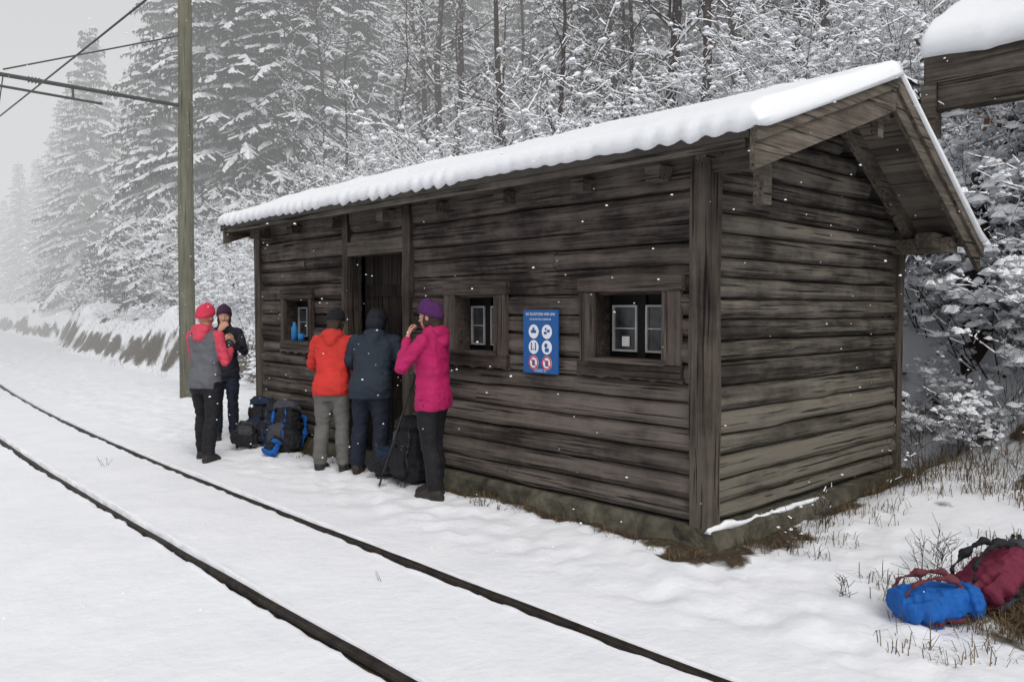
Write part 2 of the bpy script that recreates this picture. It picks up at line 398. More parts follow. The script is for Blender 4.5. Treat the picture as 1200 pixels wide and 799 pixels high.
C_PINK=cloth('magenta_jacket',(.40,.012,.10)); C_BLK=cloth('black_trousers',(.010,.010,.013)); C_PUR=simple('purple_knit',(.075,.02,.10),.9,.2,60,.6)
C_RED=cloth('red_jacket',(.52,.032,.025)); C_GRY=cloth('grey_trousers',(.12,.118,.11)); C_KBLK=simple('black_knit',(.012,.012,.014),.9,.2,60,.6)
C_BLU=cloth('slate_jacket',(.019,.028,.042)); C_NAV=cloth('navy_trousers',(.010,.014,.026)); C_VEST=cloth('grey_vest',(.11,.115,.13)); C_CORAL=cloth('coral_fleece',(.58,.06,.10)); C_KPINK=simple('pink_knit',(.60,.045,.09),.9,.2,60,.6)
C_DK=cloth('dark_jacket',(.014,.014,.022)); C_KDK=simple('plum_knit',(.05,.025,.05),.9,.3,60,.6); C_HOOD=cloth('dark_hood',(.010,.012,.018))
person('woman_in_magenta_jacket',4.28,5.62,(-.42,.9),1.68,.02,C_PINK,None,C_BLK,C_PUR,arms=[((-.27,.16,1.13),(-.075,.20,1.37)),((.25,.05,1.09),(.12,.24,1.18))],head_pitch=.05,stance=((-.08,-.03),(.09,.05)),hair=True,bulk=1.05,legr=1.08,curl=.9,hemz=.77)
person('woman_in_grey_vest',3.56,8.70,(.86,.5),1.67,.0,C_VEST,C_CORAL,C_BLK,C_KPINK,arms=[((-.22,.10,1.10),(-.06,.30,1.22)),((.23,.03,1.08),(.13,.27,1.20))],head_pitch=.1,stance=((-.12,.12),(.12,-.10)),handm=M_GLOVE,collar=C_CORAL,legr=1.08,curl=.9,held=1)
person('woman_in_dark_jacket',4.36,10.05,(-.42,-.9),1.67,.03,C_DK,None,C_NAV,C_KDK,arms=[((-.24,.12,1.12),(-.12,.27,1.24)),((.26,.14,1.14),(.06,.20,1.38))],hair=True,hood=False,curl=.9,held=0)
person('man_in_red_jacket',4.24,7.24,(.72,.62),1.63,.20,C_RED,None,C_GRY,C_KBLK,arms=[((-.26,.10,1.10),(-.12,.30,1.05)),((.26,.08,1.10),(.14,.30,1.02))],head_pitch=.3,stance=((-.13,.02),(.13,.0)),hair=True,bulk=1.08,legr=1.12,handm=M_GLOVE)
person('man_in_slate_jacket',4.40,6.78,(.75,.66),1.66,.42,C_BLU,None,C_NAV,C_HOOD,arms=[((-.27,.10,1.12),(-.14,.28,1.0)),((.27,.08,1.12),(.14,.28,1.0))],head_pitch=.5,stance=((-.15,.06),(.13,-.06)),bulk=1.18,legr=1.15,handm=M_GLOVE,hair=True,hood_up=True,hemz=.76)
# ------------------------------------------------------------------ bags
def backpack(name,x,y,rz,cols,s=1,tiltx=0,tilty=0,zoff=0,flat=1):
    root=empty(name); mb=MB()
    def lo(rows,m,pw=3.2,n=20):
        rr=[]
        for (cx,cy,z,rx,ry) in rows:
            ring=[]
            for k in range(n):
                t=2*math.pi*k/n; c_,s_=math.cos(t),math.sin(t); q=(abs(c_)**pw+abs(s_)**pw)**(-1/pw); ring.append((cx+rx*q*c_,cy+ry*q*s_,z))
            rr.append(ring)
        mb.rings(rr,m)
    lo([(0,0,.0,.10,.07),(0,0,.02,.145,.10),(0,0,.15,.155,.115),(0,0,.30,.15,.11),(0,.0,.42,.13,.095),(0,0,.455,.09,.06)],0)
    lo([(0,-.01,.43,.11,.08),(0,-.015,.45,.145,.115),(0,-.015,.49,.14,.11),(0,-.01,.52,.10,.075),(0,0,.53,.05,.04)],1)
    lo([(0,-.12,.05,.07,.02),(0,-.125,.07,.105,.045),(0,-.125,.24,.10,.045),(0,-.115,.29,.06,.02)],1)
    for sg in (-1,1):
        lo([(.15*sg,0,.03,.03,.05),(.16*sg,0,.05,.035,.07),(.158*sg,0,.2,.03,.065),(.15*sg,0,.22,.02,.04)],0)
        mb.tube([(.07*sg,.09,.42),(.08*sg,.17,.36),(.085*sg,.18,.22),(.10*sg,.15,.10),(.12*sg,.09,.05)],[.018,.024,.024,.016,.010],8,2)
        mb.tube([(.09*sg,-.09,.08),(.10*sg,-.125,.2),(.10*sg,-.11,.36),(.09*sg,-.12,.46)],.008,6,2)
    mb.tube([(-.04,.07,.47),(-.03,.09,.53),(.03,.09,.53),(.04,.07,.47)],.008,6,2)
    remesh(mb,.008,cols,'pack_body',root,2,.026)
    z=ground_z(x,y); root.location=(x,y,z+zoff); root.rotation_euler=Euler((tiltx,tilty,rz)); root.scale=(s,s*flat,s)
    return root
B_BLK=cloth('black_nylon',(.013,.013,.016)); B_BLU=cloth('blue_nylon',(.008,.10,.38)); B_MAR=cloth('maroon_nylon',(.14,.016,.04)); B_GRY=cloth('grey_nylon',(.055,.055,.065)); B_NVY=cloth('navy_nylon',(.012,.022,.05)); B_BROWN=cloth('brown_strap',(.12,.03,.04))
HP=-math.pi/2
backpack('hiking_backpack',4.48,9.35,HP+.3,[B_BLK,B_NVY,B_BLK],1.05,-.15)
backpack('hiking_backpack',4.44,9.0,HP-.5,[B_NVY,B_BLK,B_GRY],1.0,-.2,.15)
backpack('hiking_backpack',4.38,8.55,HP+.2,[B_BLK,B_GRY,B_BLU],1.1,-.25,-.1)
backpack('hiking_backpack',4.12,8.42,HP+.5,[B_BLU,B_BLK,B_BLK],.45,-.9,.2,.03)
backpack('hiking_backpack',4.10,8.95,HP+1.1,[B_BLK,B_GRY,B_BLK],.75,-1.25,.1,.1)
backpack('hiking_backpack',4.46,6.22,HP,[B_BLK,B_BLK,B_GRY],1.15,-.1)
backpack('hiking_backpack',4.30,6.38,HP+1,[B_BLK,B_NVY,B_GRY],.8,-1.2,0,.12)
backpack('blue_bag',4.32,1.74,.75,[B_BLU,B_BLU,B_BROWN],.80,1.42,0.05,.07,.95)
backpack('maroon_backpack',4.66,1.50,.95,[B_MAR,B_GRY,B_BLK],.86,1.0,.25,.08)

# ------------------------------------------------------------------ terrain mesh
def lin(segs):
    out=[]
    for a,b,st in segs:
        n=max(1,int(round((b-a)/st))); out+=list(np.linspace(a,b,n,endpoint=False))
    out.append(segs[-1][1]); return np.array(out)
RA, RB = 2.055, 3.05
us=lin([(-200,-40,10),(-40,-6,1.5),(-6,1,.25),(1,RA-.10,.06),(RA-.10,RA+.10,.011),(RA+.10,RB-.10,.05),(RB-.10,RB+.10,.011),(RB+.10,9.5,.055),(9.5,16,.25),(16,40,1),(40,120,5),(120,320,20)])
vs=lin([(-60,-10,3),(-10,0,.4),(0,1.2,.12),(1.2,11,.05),(11,20,.1),(20,48,.17),(48,110,1.2),(110,400,12)])
U,V=np.meshgrid(us,vs,indexing='ij')
Z=height(U,V)
for rc,sd in ((RA,31),(RB,32)):
    dd=np.abs(U-rc); wd=.024+.020*vn(V*3.1,V*0,sd)+.018*vn(V*11,V*0+(U>rc)*5,sd+4)
    g=1-ss(dd,wd,wd+.016)
    Z=Z*(1-g)+g*(-.05)+ .014*ss(.10-dd,0,.04)*(1-g)*(vn(V*9,U*0+(U>rc)*7,sd)-.3)
X=U+curve(V)
nu_,nv_=U.shape
co=np.stack([X,V,Z],-1).reshape(-1,3)
idx=np.arange(nu_*nv_).reshape(nu_,nv_)
fc=np.stack([idx[:-1,:-1],idx[1:,:-1],idx[1:,1:],idx[:-1,1:]],-1).reshape(-1,4)
me=bpy.data.meshes.new('snowy_ground'); me.from_pydata(co.tolist(),[],fc.tolist())
me.polygons.foreach_set('use_smooth',[True]*len(fc))
nz=vn(U*3.5,V*3.5,41)*.6+vn(U*9,V*9,42)*.4
nzb=vn(U*2.6,V*1.0,43)*.55+vn(U*7,V*3.5,44)*.45
S=U-bankline(V); S2=s2f(U,V)
d1=np.where((U>4.2)&(U<4.9)&(V>2.9)&(V<9.9), ss(U,4.3,4.6)*.95,0)
d2=np.where((V>2.35)&(V<3.3)&(U>4.3)&(U<8), ss(V,2.45,3.0)*.85,0)
d3=np.exp(-((S-.45)/.42)**2)*.72*(1-ss(V,12,15))
d4=ss(U-(5.8),0,1.0)*(1-ss(V,2.2,2.9))*.45*ss(V,-2,0)
d5=np.exp(-((U-5.0)**2/.55+(V-1.3)**2/.26))*1.15
dirt=np.clip(np.maximum.reduce([d1,d2,d3,d4,d5]),0,1)
dirt=ss(dirt+nz-1,.0,.35)
dirt=np.maximum(dirt, ss(np.exp(-((S2-.40)/.34)**2)*.88*ss(V,12,15)+nzb-1,.0,.3))
for rc in (RA,RB): dirt=np.maximum(dirt,(1-ss(np.abs(U-rc),.025,.045))*1.0)
at=me.attributes.new('dirt','FLOAT','POINT'); at.data.foreach_set('value',dirt.reshape(-1))
m,nt,b=newmat('snow_ground'); L=nt.links
tc=N(nt,'ShaderNodeTexCoord'); a=N(nt,'ShaderNodeAttribute'); a.attribute_name='dirt'
n1=N(nt,'ShaderNodeTexNoise'); n1.inputs['Scale'].default_value=14; n1.inputs['Detail'].default_value=8; L.new(tc.outputs['Object'],n1.inputs['Vector'])
n2=N(nt,'ShaderNodeTexNoise'); n2.inputs['Scale'].default_value=2.2; n2.inputs['Detail'].default_value=9; n2.inputs['Roughness'].default_value=.6; L.new(tc.outputs['Object'],n2.inputs['Vector'])
rs=ramp(nt,[(.3,(.80,.82,.86)),(.7,(.87,.88,.91))]); L.new(n2.outputs['Fac'],rs.inputs['Fac'])
rd=ramp(nt,[(.3,(.02,.016,.011)),(.5,(.06,.044,.028)),(.75,(.11,.085,.05))]); L.new(n1.outputs['Fac'],rd.inputs['Fac'])
mm=N(nt,'ShaderNodeMath',operation='MULTIPLY_ADD'); mm.inputs[1].default_value=1.6; L.new(a.outputs['Fac'],mm.inputs[0])
m2=N(nt,'ShaderNodeMath',operation='MULTIPLY_ADD'); m2.inputs[1].default_value=1.6; m2.inputs[2].default_value=-1.25; L.new(n1.outputs['Fac'],m2.inputs[0]); L.new(m2.outputs[0],mm.inputs[2])
cl=N(nt,'ShaderNodeClamp'); L.new(mm.outputs[0],cl.inputs[0])
mx=N(nt,'ShaderNodeMix',data_type='RGBA'); L.new(cl.outputs[0],mx.inputs['Factor']); L.new(rs.outputs['Color'],mx.inputs['A']); L.new(rd.outputs['Color'],mx.inputs['B'])
L.new(mx.outputs['Result'],b.inputs['Base Color']); b.inputs['Roughness'].default_value=.7; b.inputs['Specular IOR Level'].default_value=.2
bp=N(nt,'ShaderNodeBump'); bp.inputs['Strength'].default_value=.5; bp.inputs['Distance'].default_value=.05; L.new(n2.outputs['Fac'],bp.inputs['Height'])
bp2=N(nt,'ShaderNodeBump'); bp2.inputs['Strength'].default_value=.4; bp2.inputs['Distance'].default_value=.015; L.new(n1.outputs['Fac'],bp2.inputs['Height']); L.new(bp.outputs['Normal'],bp2.inputs['Normal'])
L.new(bp2.outputs['Normal'],b.inputs['Normal'])
me.materials.append(m)
g=bpy.data.objects.new('snowy_ground',me); COL.objects.link(g)

trk=empty('railway_track')
ys=lin([(-25,0,1),(0,20,.15),(20,60,1),(60,160,5)])
for i,rc in enumerate((RA,RB)):
    mb=MB(); rr=[]
    for y in ys:
        x=rc+curvef(y); j=sn(y*4,rc,3)*.006
        prof=[(-.055,-.12),(-.055,-.105),(-.01,-.095),(-.01,-.035),(-.024,-.028),(-.024,-.008),(-.018,-.003+j),(.018,-.003+j),(.024,-.008),(.024,-.028),(.01,-.035),(.01,-.095),(.055,-.105),(.055,-.12)]
        rr.append([(x+p[0],y,p[1]) for p in prof])
    mb.rings(rr); mb.build('rail_%d'%(i+1),[M_STEEL],trk)

# ------------------------------------------------------------------ hut
FX,FY0,FY1,BX=4.70,3.15,9.80,7.80
ZB,ZT=.15,2.66
hut=empty('log_hut',(0,0,0))
rng=random.Random(3)
def course(mb, a, b, zc, h, axis, plane, seed, thick=.13):
    n=max(2,int(abs(b-a)/.09)); rr=[]
    bul=.008+.018*rng.random(); tilt=rng.uniform(-.012,.012); sh_=rng.uniform(-.011,.011)
    for i in range(n+1):
        t=a+(b-a)*i/n
        w1=(sn(t*1.3,seed,1)-.5)*.036+(sn(t*5,seed,4)-.5)*.016; w2=(sn(t*1.1,seed,2)-.5)*.036+(sn(t*6,seed,5)-.5)*.016; w3=(sn(t*3,seed,3)-.5)*.020+sh_
        lo=zc-h/2; hi=zc+h/2
        pr=[(thick,lo),(.028,lo+.002+w1*.3),(-bul*.3+w3,lo+.018+w1),(-bul-.004+w3,lo+h*.3),(-bul+tilt+w3,hi-h*.28),(-bul*.2+tilt,hi-.020+w2),(.030,hi-.004+w2*.3),(thick,hi)]
        rr.append([((plane+o_,t,z_) if axis=='y' else (t,plane+o_,z_)) for o_,z_ in pr])
    mb.rings(rr)
WINS=[(3.47,4.12),(5.24,5.80),(8.42,9.04)]
WZ0,WZ1=1.24,1.73
DY0,DY1,DZ=6.57,7.60,2.20
zs=[ZB]
while zs[-1]<ZT-.1: zs.append(zs[-1]+rng.uniform(.13,.20))
zs[-1]=ZT
for z in (WZ0,WZ1,DZ):
    k=min(range(len(zs)),key=lambda i:abs(zs[i]-z)); zs[k]=z
mb=MB()
for i in range(len(zs)-1):
    z0,z1=zs[i],zs[i+1]; zc=(z0+z1)/2
    cuts=[]
    if zc<DZ: cuts.append((DY0,DY1))
    if WZ0<zc<WZ1: cuts+=list(WINS)
    cuts.sort(); y=FY0
    for c in cuts+[(FY1,None)]:
        a_,b_=y,c[0]
        if b_-a_>2.0 and rng.random()<.35:
            j_=rng.uniform(a_+.8,b_-.8); course(mb,a_,j_-.004,zc,z1-z0,'y',FX,i*3.7+y); course(mb,j_+.004,b_,zc,z1-z0,'y',FX,i*3.9+y)
        else: course(mb,a_,b_,zc,z1-z0,'y',FX,i*3.7+y)
        y=c[1]
mb.build('front_wall_logs',[M_WY],hut)
RX,RZ=6.30,3.31; EX,EZ=4.38,2.665; KX,KZ=8.12,2.21
def gx(z):
    zz=z+.08
    a=EX+(zz-EZ)*(RX-EX)/(RZ-EZ); b=RX+(zz-RZ)*(KX-RX)/(KZ-RZ)
    return max(FX+.1,a), min(BX,b)
mb=MB(); z=ZB; i=0
while z<RZ-.12:
    h=rng.uniform(.13,.18); a,b_=gx(z+h)
    if b_-a>.12: course(mb,a,b_,z+h/2,h,'x',FY0,i*5.1+.3)
    z+=h; i+=1
mb.build('gable_wall_logs',[M_WX],hut)
mb=MB()
mb.box(FX+.05,BX-.02,FY1-.12,FY1-.01,ZB,2.30); mb.box(BX-.12,BX,FY0+.15,FY1-.13,ZB,2.28)
for y in (FY1-.06,FY0+.14):
    i0=len(mb.v); mb.v+=[(FX+.05,y,2.1),(BX-.02,y,2.1),(BX-.02,y,2.28),(RX,y,RZ-.06),(FX+.05,y,2.68)]; mb.f.append((i0,i0+1,i0+2,i0+3,i0+4)); mb.m.append(0)
mb.build('rear_walls',[M_WX],hut)
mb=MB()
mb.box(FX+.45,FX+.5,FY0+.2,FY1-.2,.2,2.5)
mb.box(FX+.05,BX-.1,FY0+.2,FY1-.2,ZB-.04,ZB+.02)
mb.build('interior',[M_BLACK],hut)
mb=MB(); y=DY0
while y<DY1-.02:
    y2=min(y+.17,DY1); mb.box(FX+.16,FX+.2,y+.004,y2-.004,ZB,DZ); y=y2
mb.box(FX+.14,FX+.158,DY0+.05,DY1-.05,.7,.82); mb.box(FX+.14,FX+.158,DY0+.05,DY1-.05,1.75,1.87)
M_DOOR=wood('door_planks',2,(.006,.005,.0045),(.013,.010,.009),(.035,.028,.024))
mb.build('door',[M_DOOR],hut)
mb=MB()
def post(x0,x1,y0,y1,z0,z1):
    rr=[]; n=14
    for k in range(n+1):
        z=z0+(z1-z0)*k/n; j=[(sn(z*2.2+q*9,x0+y0,6)-.5)*.02 for q in range(4)]
        rr.append([(x0+j[0],y0+j[1],z),(x1+j[2],y0+j[1],z),(x1+j[2],y1+j[3],z),(x0+j[0],y1+j[3],z)])
    mb.rings(rr)
post(FX-.050,FX+.09,FY0-.050,FY0+.10,ZB-.02,2.70)
post(FX-.045,FX+.06,FY1-.13,FY1+.02,ZB,2.62)
post(FX-.060,FX+.10,DY0-.10,DY0+.01,.10,2.62)
post(FX-.060,FX+.10,DY1-.01,DY1+.10,.10,2.62)
post(BX-.07,BX+.03,FY0-.045,FY0+.07,ZB-.02,2.34)
mb.build('corner_posts',[M_WZ],hut)
mb=MB()
mb.box(FX-.055,FX+.1,DY0+.012,DY1-.012,DZ-.02,DZ+.12,0,.004)
mb.box(FX-.035,FX+.12,FY0-.42,FY1+.18,2.52,2.65,0,.003)
for y in (3.42,4.12,5.0,5.9,6.75,7.7,8.6,9.4):
    mb.box(FX-.17,FX-.037,y,y+.12,2.49,2.585,0,.006)
mb.build('wall_plate',[M_GREY],hut)
mb=MB()
mb.box(FX-.04,FX+.05,FY0-.44,FY0-.36,2.27,2.53,0,.003)
mb.box(RX-.07,RX+.07,FY0-.5,FY0+.1,RZ-.27,RZ-.11,0,.003)
mb.box(RX-.05,RX+.03,FY0-.46,FY0-.40,RZ-.40,RZ-.12,0,.003)
mb.box(BX-.10,BX+.06,FY0-.48,FY1+.1,2.12,2.25,0,.003)
mb.box(BX-.30,BX+.22,FY0-.40,FY0-.26,2.15,2.28,0,.003)
mb.build('purlins',[M_GREYX],hut)
def casing(y0,y1,mb,mbz,full=True):
    w=.135 if full else .06; x0,x1=FX-.056,FX-.012
    z0,z1=WZ0,WZ1
    for (a,b_) in ((y0-w,y0+.012),(y1-.012,y1+w)):
        mbz.box(x0,x1,a,b_,z0-.02,z1+.01,0,.004)
    for (zl,zh,ap) in ((z1+.012,z1+.115,False),(z0-.14,z0-.022,True)):
        n=24; rr=[]
        for k in range(n+1):
            t=k/n; y=y0-w-.02+(y1-y0+2*w+.04)*t
            up=zh+(0 if ap else .022*math.sin(math.pi*t)); lo=zl
            if ap: lo=zl+.024*abs(math.sin(t*math.pi*4))
            rr.append([(x0-.006,y,lo),(x1,y,lo),(x1,y,up),(x0-.006,y,up)])
        mb.rings(rr)
    mb.box(x0-.03,FX+.10,y0-.02,y1+.02,z0-.02,z0+.012,0,.002)
    mb.box(FX+.0,FX+.14,y1-.004,y1+.02,z0,z1); mb.box(FX+.0,FX+.14,y0-.02,y0+.004,z0,z1); mb.box(FX,FX+.14,y0,y1,z1-.01,z1+.01)
mb=MB(); mbz=MB(); casing(3.47,4.12,mb,mbz); casing(5.24,5.80,mb,mbz); casing(8.42,9.04,mb,mbz,False)
mb.build('window_casings',[M_CAS],hut); mbz.build('window_casing_uprights',[M_CASZ],hut)
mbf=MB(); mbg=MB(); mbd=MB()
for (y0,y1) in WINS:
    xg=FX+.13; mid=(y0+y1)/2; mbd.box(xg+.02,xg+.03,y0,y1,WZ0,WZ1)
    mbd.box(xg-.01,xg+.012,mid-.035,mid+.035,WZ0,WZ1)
    for (a,b_) in ((y0+.065,mid-.055),(mid+.055,y1-.065)):
        z0,z1=WZ0+.07,WZ1-.10
        mbg.quad((xg,b_,z0),(xg,a,z0),(xg,a,z1),(xg,b_,z1))
        t=.014
        for bx in ((a-t,a,z0-t,z1+t),(b_,b_+t,z0-t,z1+t),(a,b_,z0-t,z0),(a,b_,z1,z1+t)):
            mbf.box(xg-.018,xg+.008,bx[0],bx[1],bx[2],bx[3])
        mbf.box(xg-.012,xg-.002,a,b_,(z0+z1)/2-.004,(z0+z1)/2+.004)
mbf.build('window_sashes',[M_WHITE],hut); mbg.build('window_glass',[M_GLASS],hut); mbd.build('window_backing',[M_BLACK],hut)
mb=MB(); mb.box(FX+.120,FX+.124,3.91,3.98,1.335,1.41); mb.build('notice_paper',[M_PAPER],hut)
mb=MB(); mb.tube([(FX-.035,8.80,1.255),(FX-.035,8.80,1.40),(FX-.035,8.80,1.43),(FX-.035,8.80,1.47)],[.038,.038,.02,.018],10)
mb.tube([(FX-.035,8.64,1.255),(FX-.035,8.64,1.34)],[.036,.04],10)
mb.build('bottle_and_mug',[simple('blue_bottle',(.02,.16,.42),.3,.1,3,0)],hut,True)
mb=MB()
def plinth(a,bm,axis,plane,zt):
    n=60; rr=[]
    for k in range(n+1):
        t=a+(bm-a)*k/n; w=(sn(t*2.5,1,8)-.5)*.07+(sn(t*8,1,8)-.5)*.03; w2=(sn(t*5,4,8)-.5)*.04
        pr=[(.3,-.3),(-.06+w,-.3),(-.045+w,.0),(-.01+w2,zt-.04),(.02+w2*.5,zt-.004),(.3,zt)]
        rr.append([(plane+p,t,z) if axis=='y' else (t,plane+p,z) for p,z in pr])
    mb.rings(rr)
plinth(FY0-.08,FY1+.05,'y',FX-.045,ZB-.01); plinth(FX-.06,BX+.1,'x',FY0-.10,ZB-.014)
mb.box(BX-.1,BX+.05,FY0+.2,FY1,-.2,ZB-.02)
mb.build('foundation',[M_CONC],hut)
mb=MB(); rr=[]
for k in range(81):
    t=FX-.07+1.5*k/80; w=.05*sn(t*9,2,4); fade=max(.0,min(1,(80-k)/40))*max(0,(sn(t*5,8,2)*.7+sn(t*13,8,3)*.5-.22))*1.6
    rr.append([(t,FY0-.11+w*.6,ZB-.035),(t,FY0-.105+w*.5,ZB-.014+.022*fade),(t,FY0-.07,ZB-.016+.035*fade),(t,FY0-.04,ZB-.035)])
mb.rings(rr)
mb.build('plinth_snow',[M_SNOW],hut,True)
VY0,VY1=2.62,9.95
mb=MB()
def planks(xa,za,xb,zb,th=.035,w=.16):
    n=max(1,int(math.hypot(xb-xa,zb-za)/w)); dx=(xb-xa)/n; dz=(zb-za)/n
    L_=math.hypot(dx,dz); nx,nz_=-dz/L_,dx/L_
    if nz_<0: nx,nz_=-nx,-nz_
    for i in range(n):
        x0,z0=xa+dx*(i+.02),za+dz*(i+.02); x1,z1=xa+dx*(i+.98),za+dz*(i+.98); j=random.uniform(-.004,.004)
        rr=[[(x0,y,z0+j),(x1,y,z1+j),(x1+nx*-th,y,z1-nz_*th+j),(x0+nx*-th,y,z0-nz_*th+j)] for y in (VY0+.02,(VY0+VY1)/2,VY1-.02)]
        mb.rings(rr)
planks(EX,EZ,RX,RZ); planks(RX,RZ,KX,KZ)
mb.build('roof_boards',[M_SOFF],hut)
mb=MB()
def skin(xa,za,xb,zb,t0=.006,t1=.03):
    rr=[[(xa,y,za+t0),(xb,y,zb+t0),(xb,y,zb+t1),(xa,y,za+t1)] for y in (VY0,VY1)]; mb.rings(rr)
skin(EX-.03,EZ-.011,RX,RZ); skin(RX+.001,RZ,KX+.03,KZ-.017)
mb.box(EX-.055,EX-.032,VY0,VY1,EZ-.04,EZ+.012)
mb.build('roofing',[simple('roof_edge',(.05,.043,.037),.7,.3,5,.1)],hut)
mb=MB()
rr=[]
for k in range(60):
    y=VY0+.04+(VY1-VY0-.08)*k/59; w=(sn(y*1.2,0,7)-.5)*.015
    rr.append([(EX-.03,y,EZ-.09+w),(EX-.005,y,EZ-.09+w),(EX-.005,y,EZ-.02),(EX-.03,y,EZ-.02)])
mb.rings(rr)
mb.build('eave_fascia',[M_GREY],hut)
mb=MB()
def barge(y0,y1,xa,za,xb,zb,up,dn):
    n=16; rr=[]
    for k in range(n+1):
        t=k/n; x=xa+(xb-xa)*t; z=za+(zb-za)*t; w=(sn(x*2,y0,5)-.5)*.014
        rr.append([(x,y0,z-dn+w),(x,y1,z-dn+w),(x,y1,z+up),(x,y0,z+up)])
    mb.rings(rr)
for y,sg in ((VY0,-1),(VY1,1)):
    ya,yb=(y-.04,y-.004) if sg<0 else (y+.004,y+.04)
    barge(ya,yb,EX-.05,EZ-.02,RX-.003,RZ,.03,.215)
    barge(ya,yb,RX+.003,RZ,KX+.05,KZ-.03,.03,.22)
    ya2,yb2=(y-.065,y-.042) if sg<0 else (y+.042,y+.065)
    barge(ya2,yb2,EX-.07,EZ-.03,RX-.002,RZ+.0,.045,.045)
    barge(ya2,yb2,RX+.002,RZ+.0,KX+.07,KZ-.04,.045,.085)
mb.build('bargeboards',[M_GREYX],hut)
mb=MB()
def raft(y,xa,za,xb,zb):
    rr=[[(x,y,z-.15),(x,y+.09,z-.15),(x,y+.09,z-.045),(x,y,z-.045)] for x,z in ((xa,za),(xb,zb))]; mb.rings(rr)
for y in (FY0-.14,):
    raft(y,RX,RZ,KX-.1,KZ+.06); raft(y,EX+.1,EZ+.04,RX,RZ)
mb.build('gable_rafters',[M_GREYX],hut)
def blanket(name,xe,ze,xr,zr,y0,y1,T,parent,per=.205,seed=0,hang=.04,step=.03,amp=1):
    sg=-1 if xe<xr else 1
    ysn=np.arange(y0-.05,y1+.05,step); rows=26
    mbs=MB(); rr=[]
    for y in ysn:
        y=float(y); e=min(1,max(.03,min(y-(y0-.05),(y1+.05)-y)/.07)); e=math.sqrt(max(0,1-(1-e)**2))
        sc_=.5+.5*math.cos(2*math.pi*y/per+2.5*sn(y*1.3,0,seed)); sc_=amp*(sc_**.8*(.15+.9*sn(y*3.1,1,seed))+.4*sn(y*9,3,seed))
        TT=T*e*(.92+.16*sn(y*1.1,5,seed)); ring=[]
        ring.append((xe-sg*.06,y,ze+.0)) 
        ring.append((xe+sg*(.030+.02*sc_),y,ze-.005-.045*sc_*e))
        ring.append((xe+sg*(hang+.030+.022*sc_),y,ze+.20*TT-.03*sc_*e))
        ring.append((xe+sg*(hang+.02+.012*sc_),y,ze+.62*TT))
        ring.append((xe+sg*.01,y,ze+.93*TT))
        for k in range(1,rows+1):
            t=k/rows; x=xe+(xr-xe)*t; z=ze+(zr-ze)*t
            nn=.035*(sn(x*1.7,y*1.3,seed+2)-.5)+.018*(sn(x*6,y*6,seed+3)-.5)
            if k==rows: nn-=.012
            ring.append((x,y,z+(TT*1.0+nn*e)))
        ring.append((xr,y,zr+.0))
        rr.append(ring)
    mbs.rings(rr); return mbs.build(name,[M_SNOW],parent,True)
blanket('roof_snow_front',EX-.03,EZ+.025,RX,RZ+.03,VY0-.04,VY1+.04,.135,hut,per=.17,seed=1)
blanket('roof_snow_back',KX+.03,KZ+.015,RX+.001,RZ+.03,VY0-.04,VY1+.04,.11,hut,per=.17,seed=4)

# ------------------------------------------------------------------ information sign
sign=empty('information_sign')
mb=MB(); SX=FX-.068; mb.box(SX,SX+.012,4.47,4.865,1.10,1.61); mb.build('panel',[M_SIGNB],sign)
def disc(mb,cy,cz,r,x,m,r0=0,n=28):
    for k in range(n):
        a,b_=2*math.pi*k/n,2*math.pi*(k+1)/n
        if r0==0: mb.tri((x,cy,cz),(x,cy-r*math.cos(a),cz+r*math.sin(a)),(x,cy-r*math.cos(b_),cz+r*math.sin(b_)),m)
        else: mb.quad((x,cy-r*math.cos(a),cz+r*math.sin(a)),(x,cy-r*math.cos(b_),cz+r*math.sin(b_)),(x,cy-r0*math.cos(b_),cz+r0*math.sin(b_)),(x,cy-r0*math.cos(a),cz+r0*math.sin(a)),m)
mb=MB(); cy0=(4.47+4.865)/2
for row in range(3):
    for c in (-1,1):
        cy=cy0-c*.075; cz=1.435-row*.125
        disc(mb,cy,cz,.057,SX-.002,0)
        x=SX-.004
        if row<2:
            def q(y0,y1,z0,z1,m=1): mb.quad((x,cy-y0,cz+z0),(x,cy-y1,cz+z0),(x,cy-y1,cz+z1),(x,cy-y0,cz+z1),m)
            if row==0 and c<0: q(-.03,.03,-.012,.012); disc(mb,cy+.0,cz+.022,.013,x-.001,1)
            elif row==0: q(-.032,.0,-.02,.0); q(.004,.034,-.004,.016); disc(mb,cy+.01,cz+.022,.01,x-.001,1)
            elif c<0: q(-.03,-.018,-.03,.018); q(.018,.03,-.03,.018); q(-.012,.012,-.022,-.014); disc(mb,cy+.024,cz+.027,.008,x-.001,1); disc(mb,cy-.024,cz+.027,.008,x-.001,1)
            else: disc(mb,cy+.008,cz+.015,.018,x-.001,1); q(-.02,.024,-.036,-.006)
        else:
            disc(mb,cy,cz,.055,x,2,.043)
            x=SX-.006
            mb.quad((x,cy+.036,cz+.03),(x,cy+.03,cz+.036),(x,cy-.036,cz-.03),(x,cy-.03,cz-.036),2)
            x=SX-.0035; mb.quad((x,cy+.016,cz-.025),(x,cy-.016,cz-.025),(x,cy-.016,cz+.02),(x,cy+.016,cz+.02),1)
mb.build('pictograms',[M_SIGNW,M_SIGNB,M_SIGNR],sign)
def text(t,size,cz,parent):
    c=bpy.data.curves.new('lettering','FONT'); c.body=t; c.size=size; c.align_x='CENTER'; c.extrude=.0005
    o=bpy.data.objects.new('lettering',c); COL.objects.link(o); c.materials.append(M_SIGNW)
    o.matrix_world=Matrix(((0,0,-1,SX-.003),(-1,0,0,cy0),(0,1,0,cz),(0,0,0,1))); o.parent=parent
text('SO SCHÜTZEN WIR UNS',.03,1.565,sign); text('DO WE PROTECT OURSELVES',.018,1.528,sign)
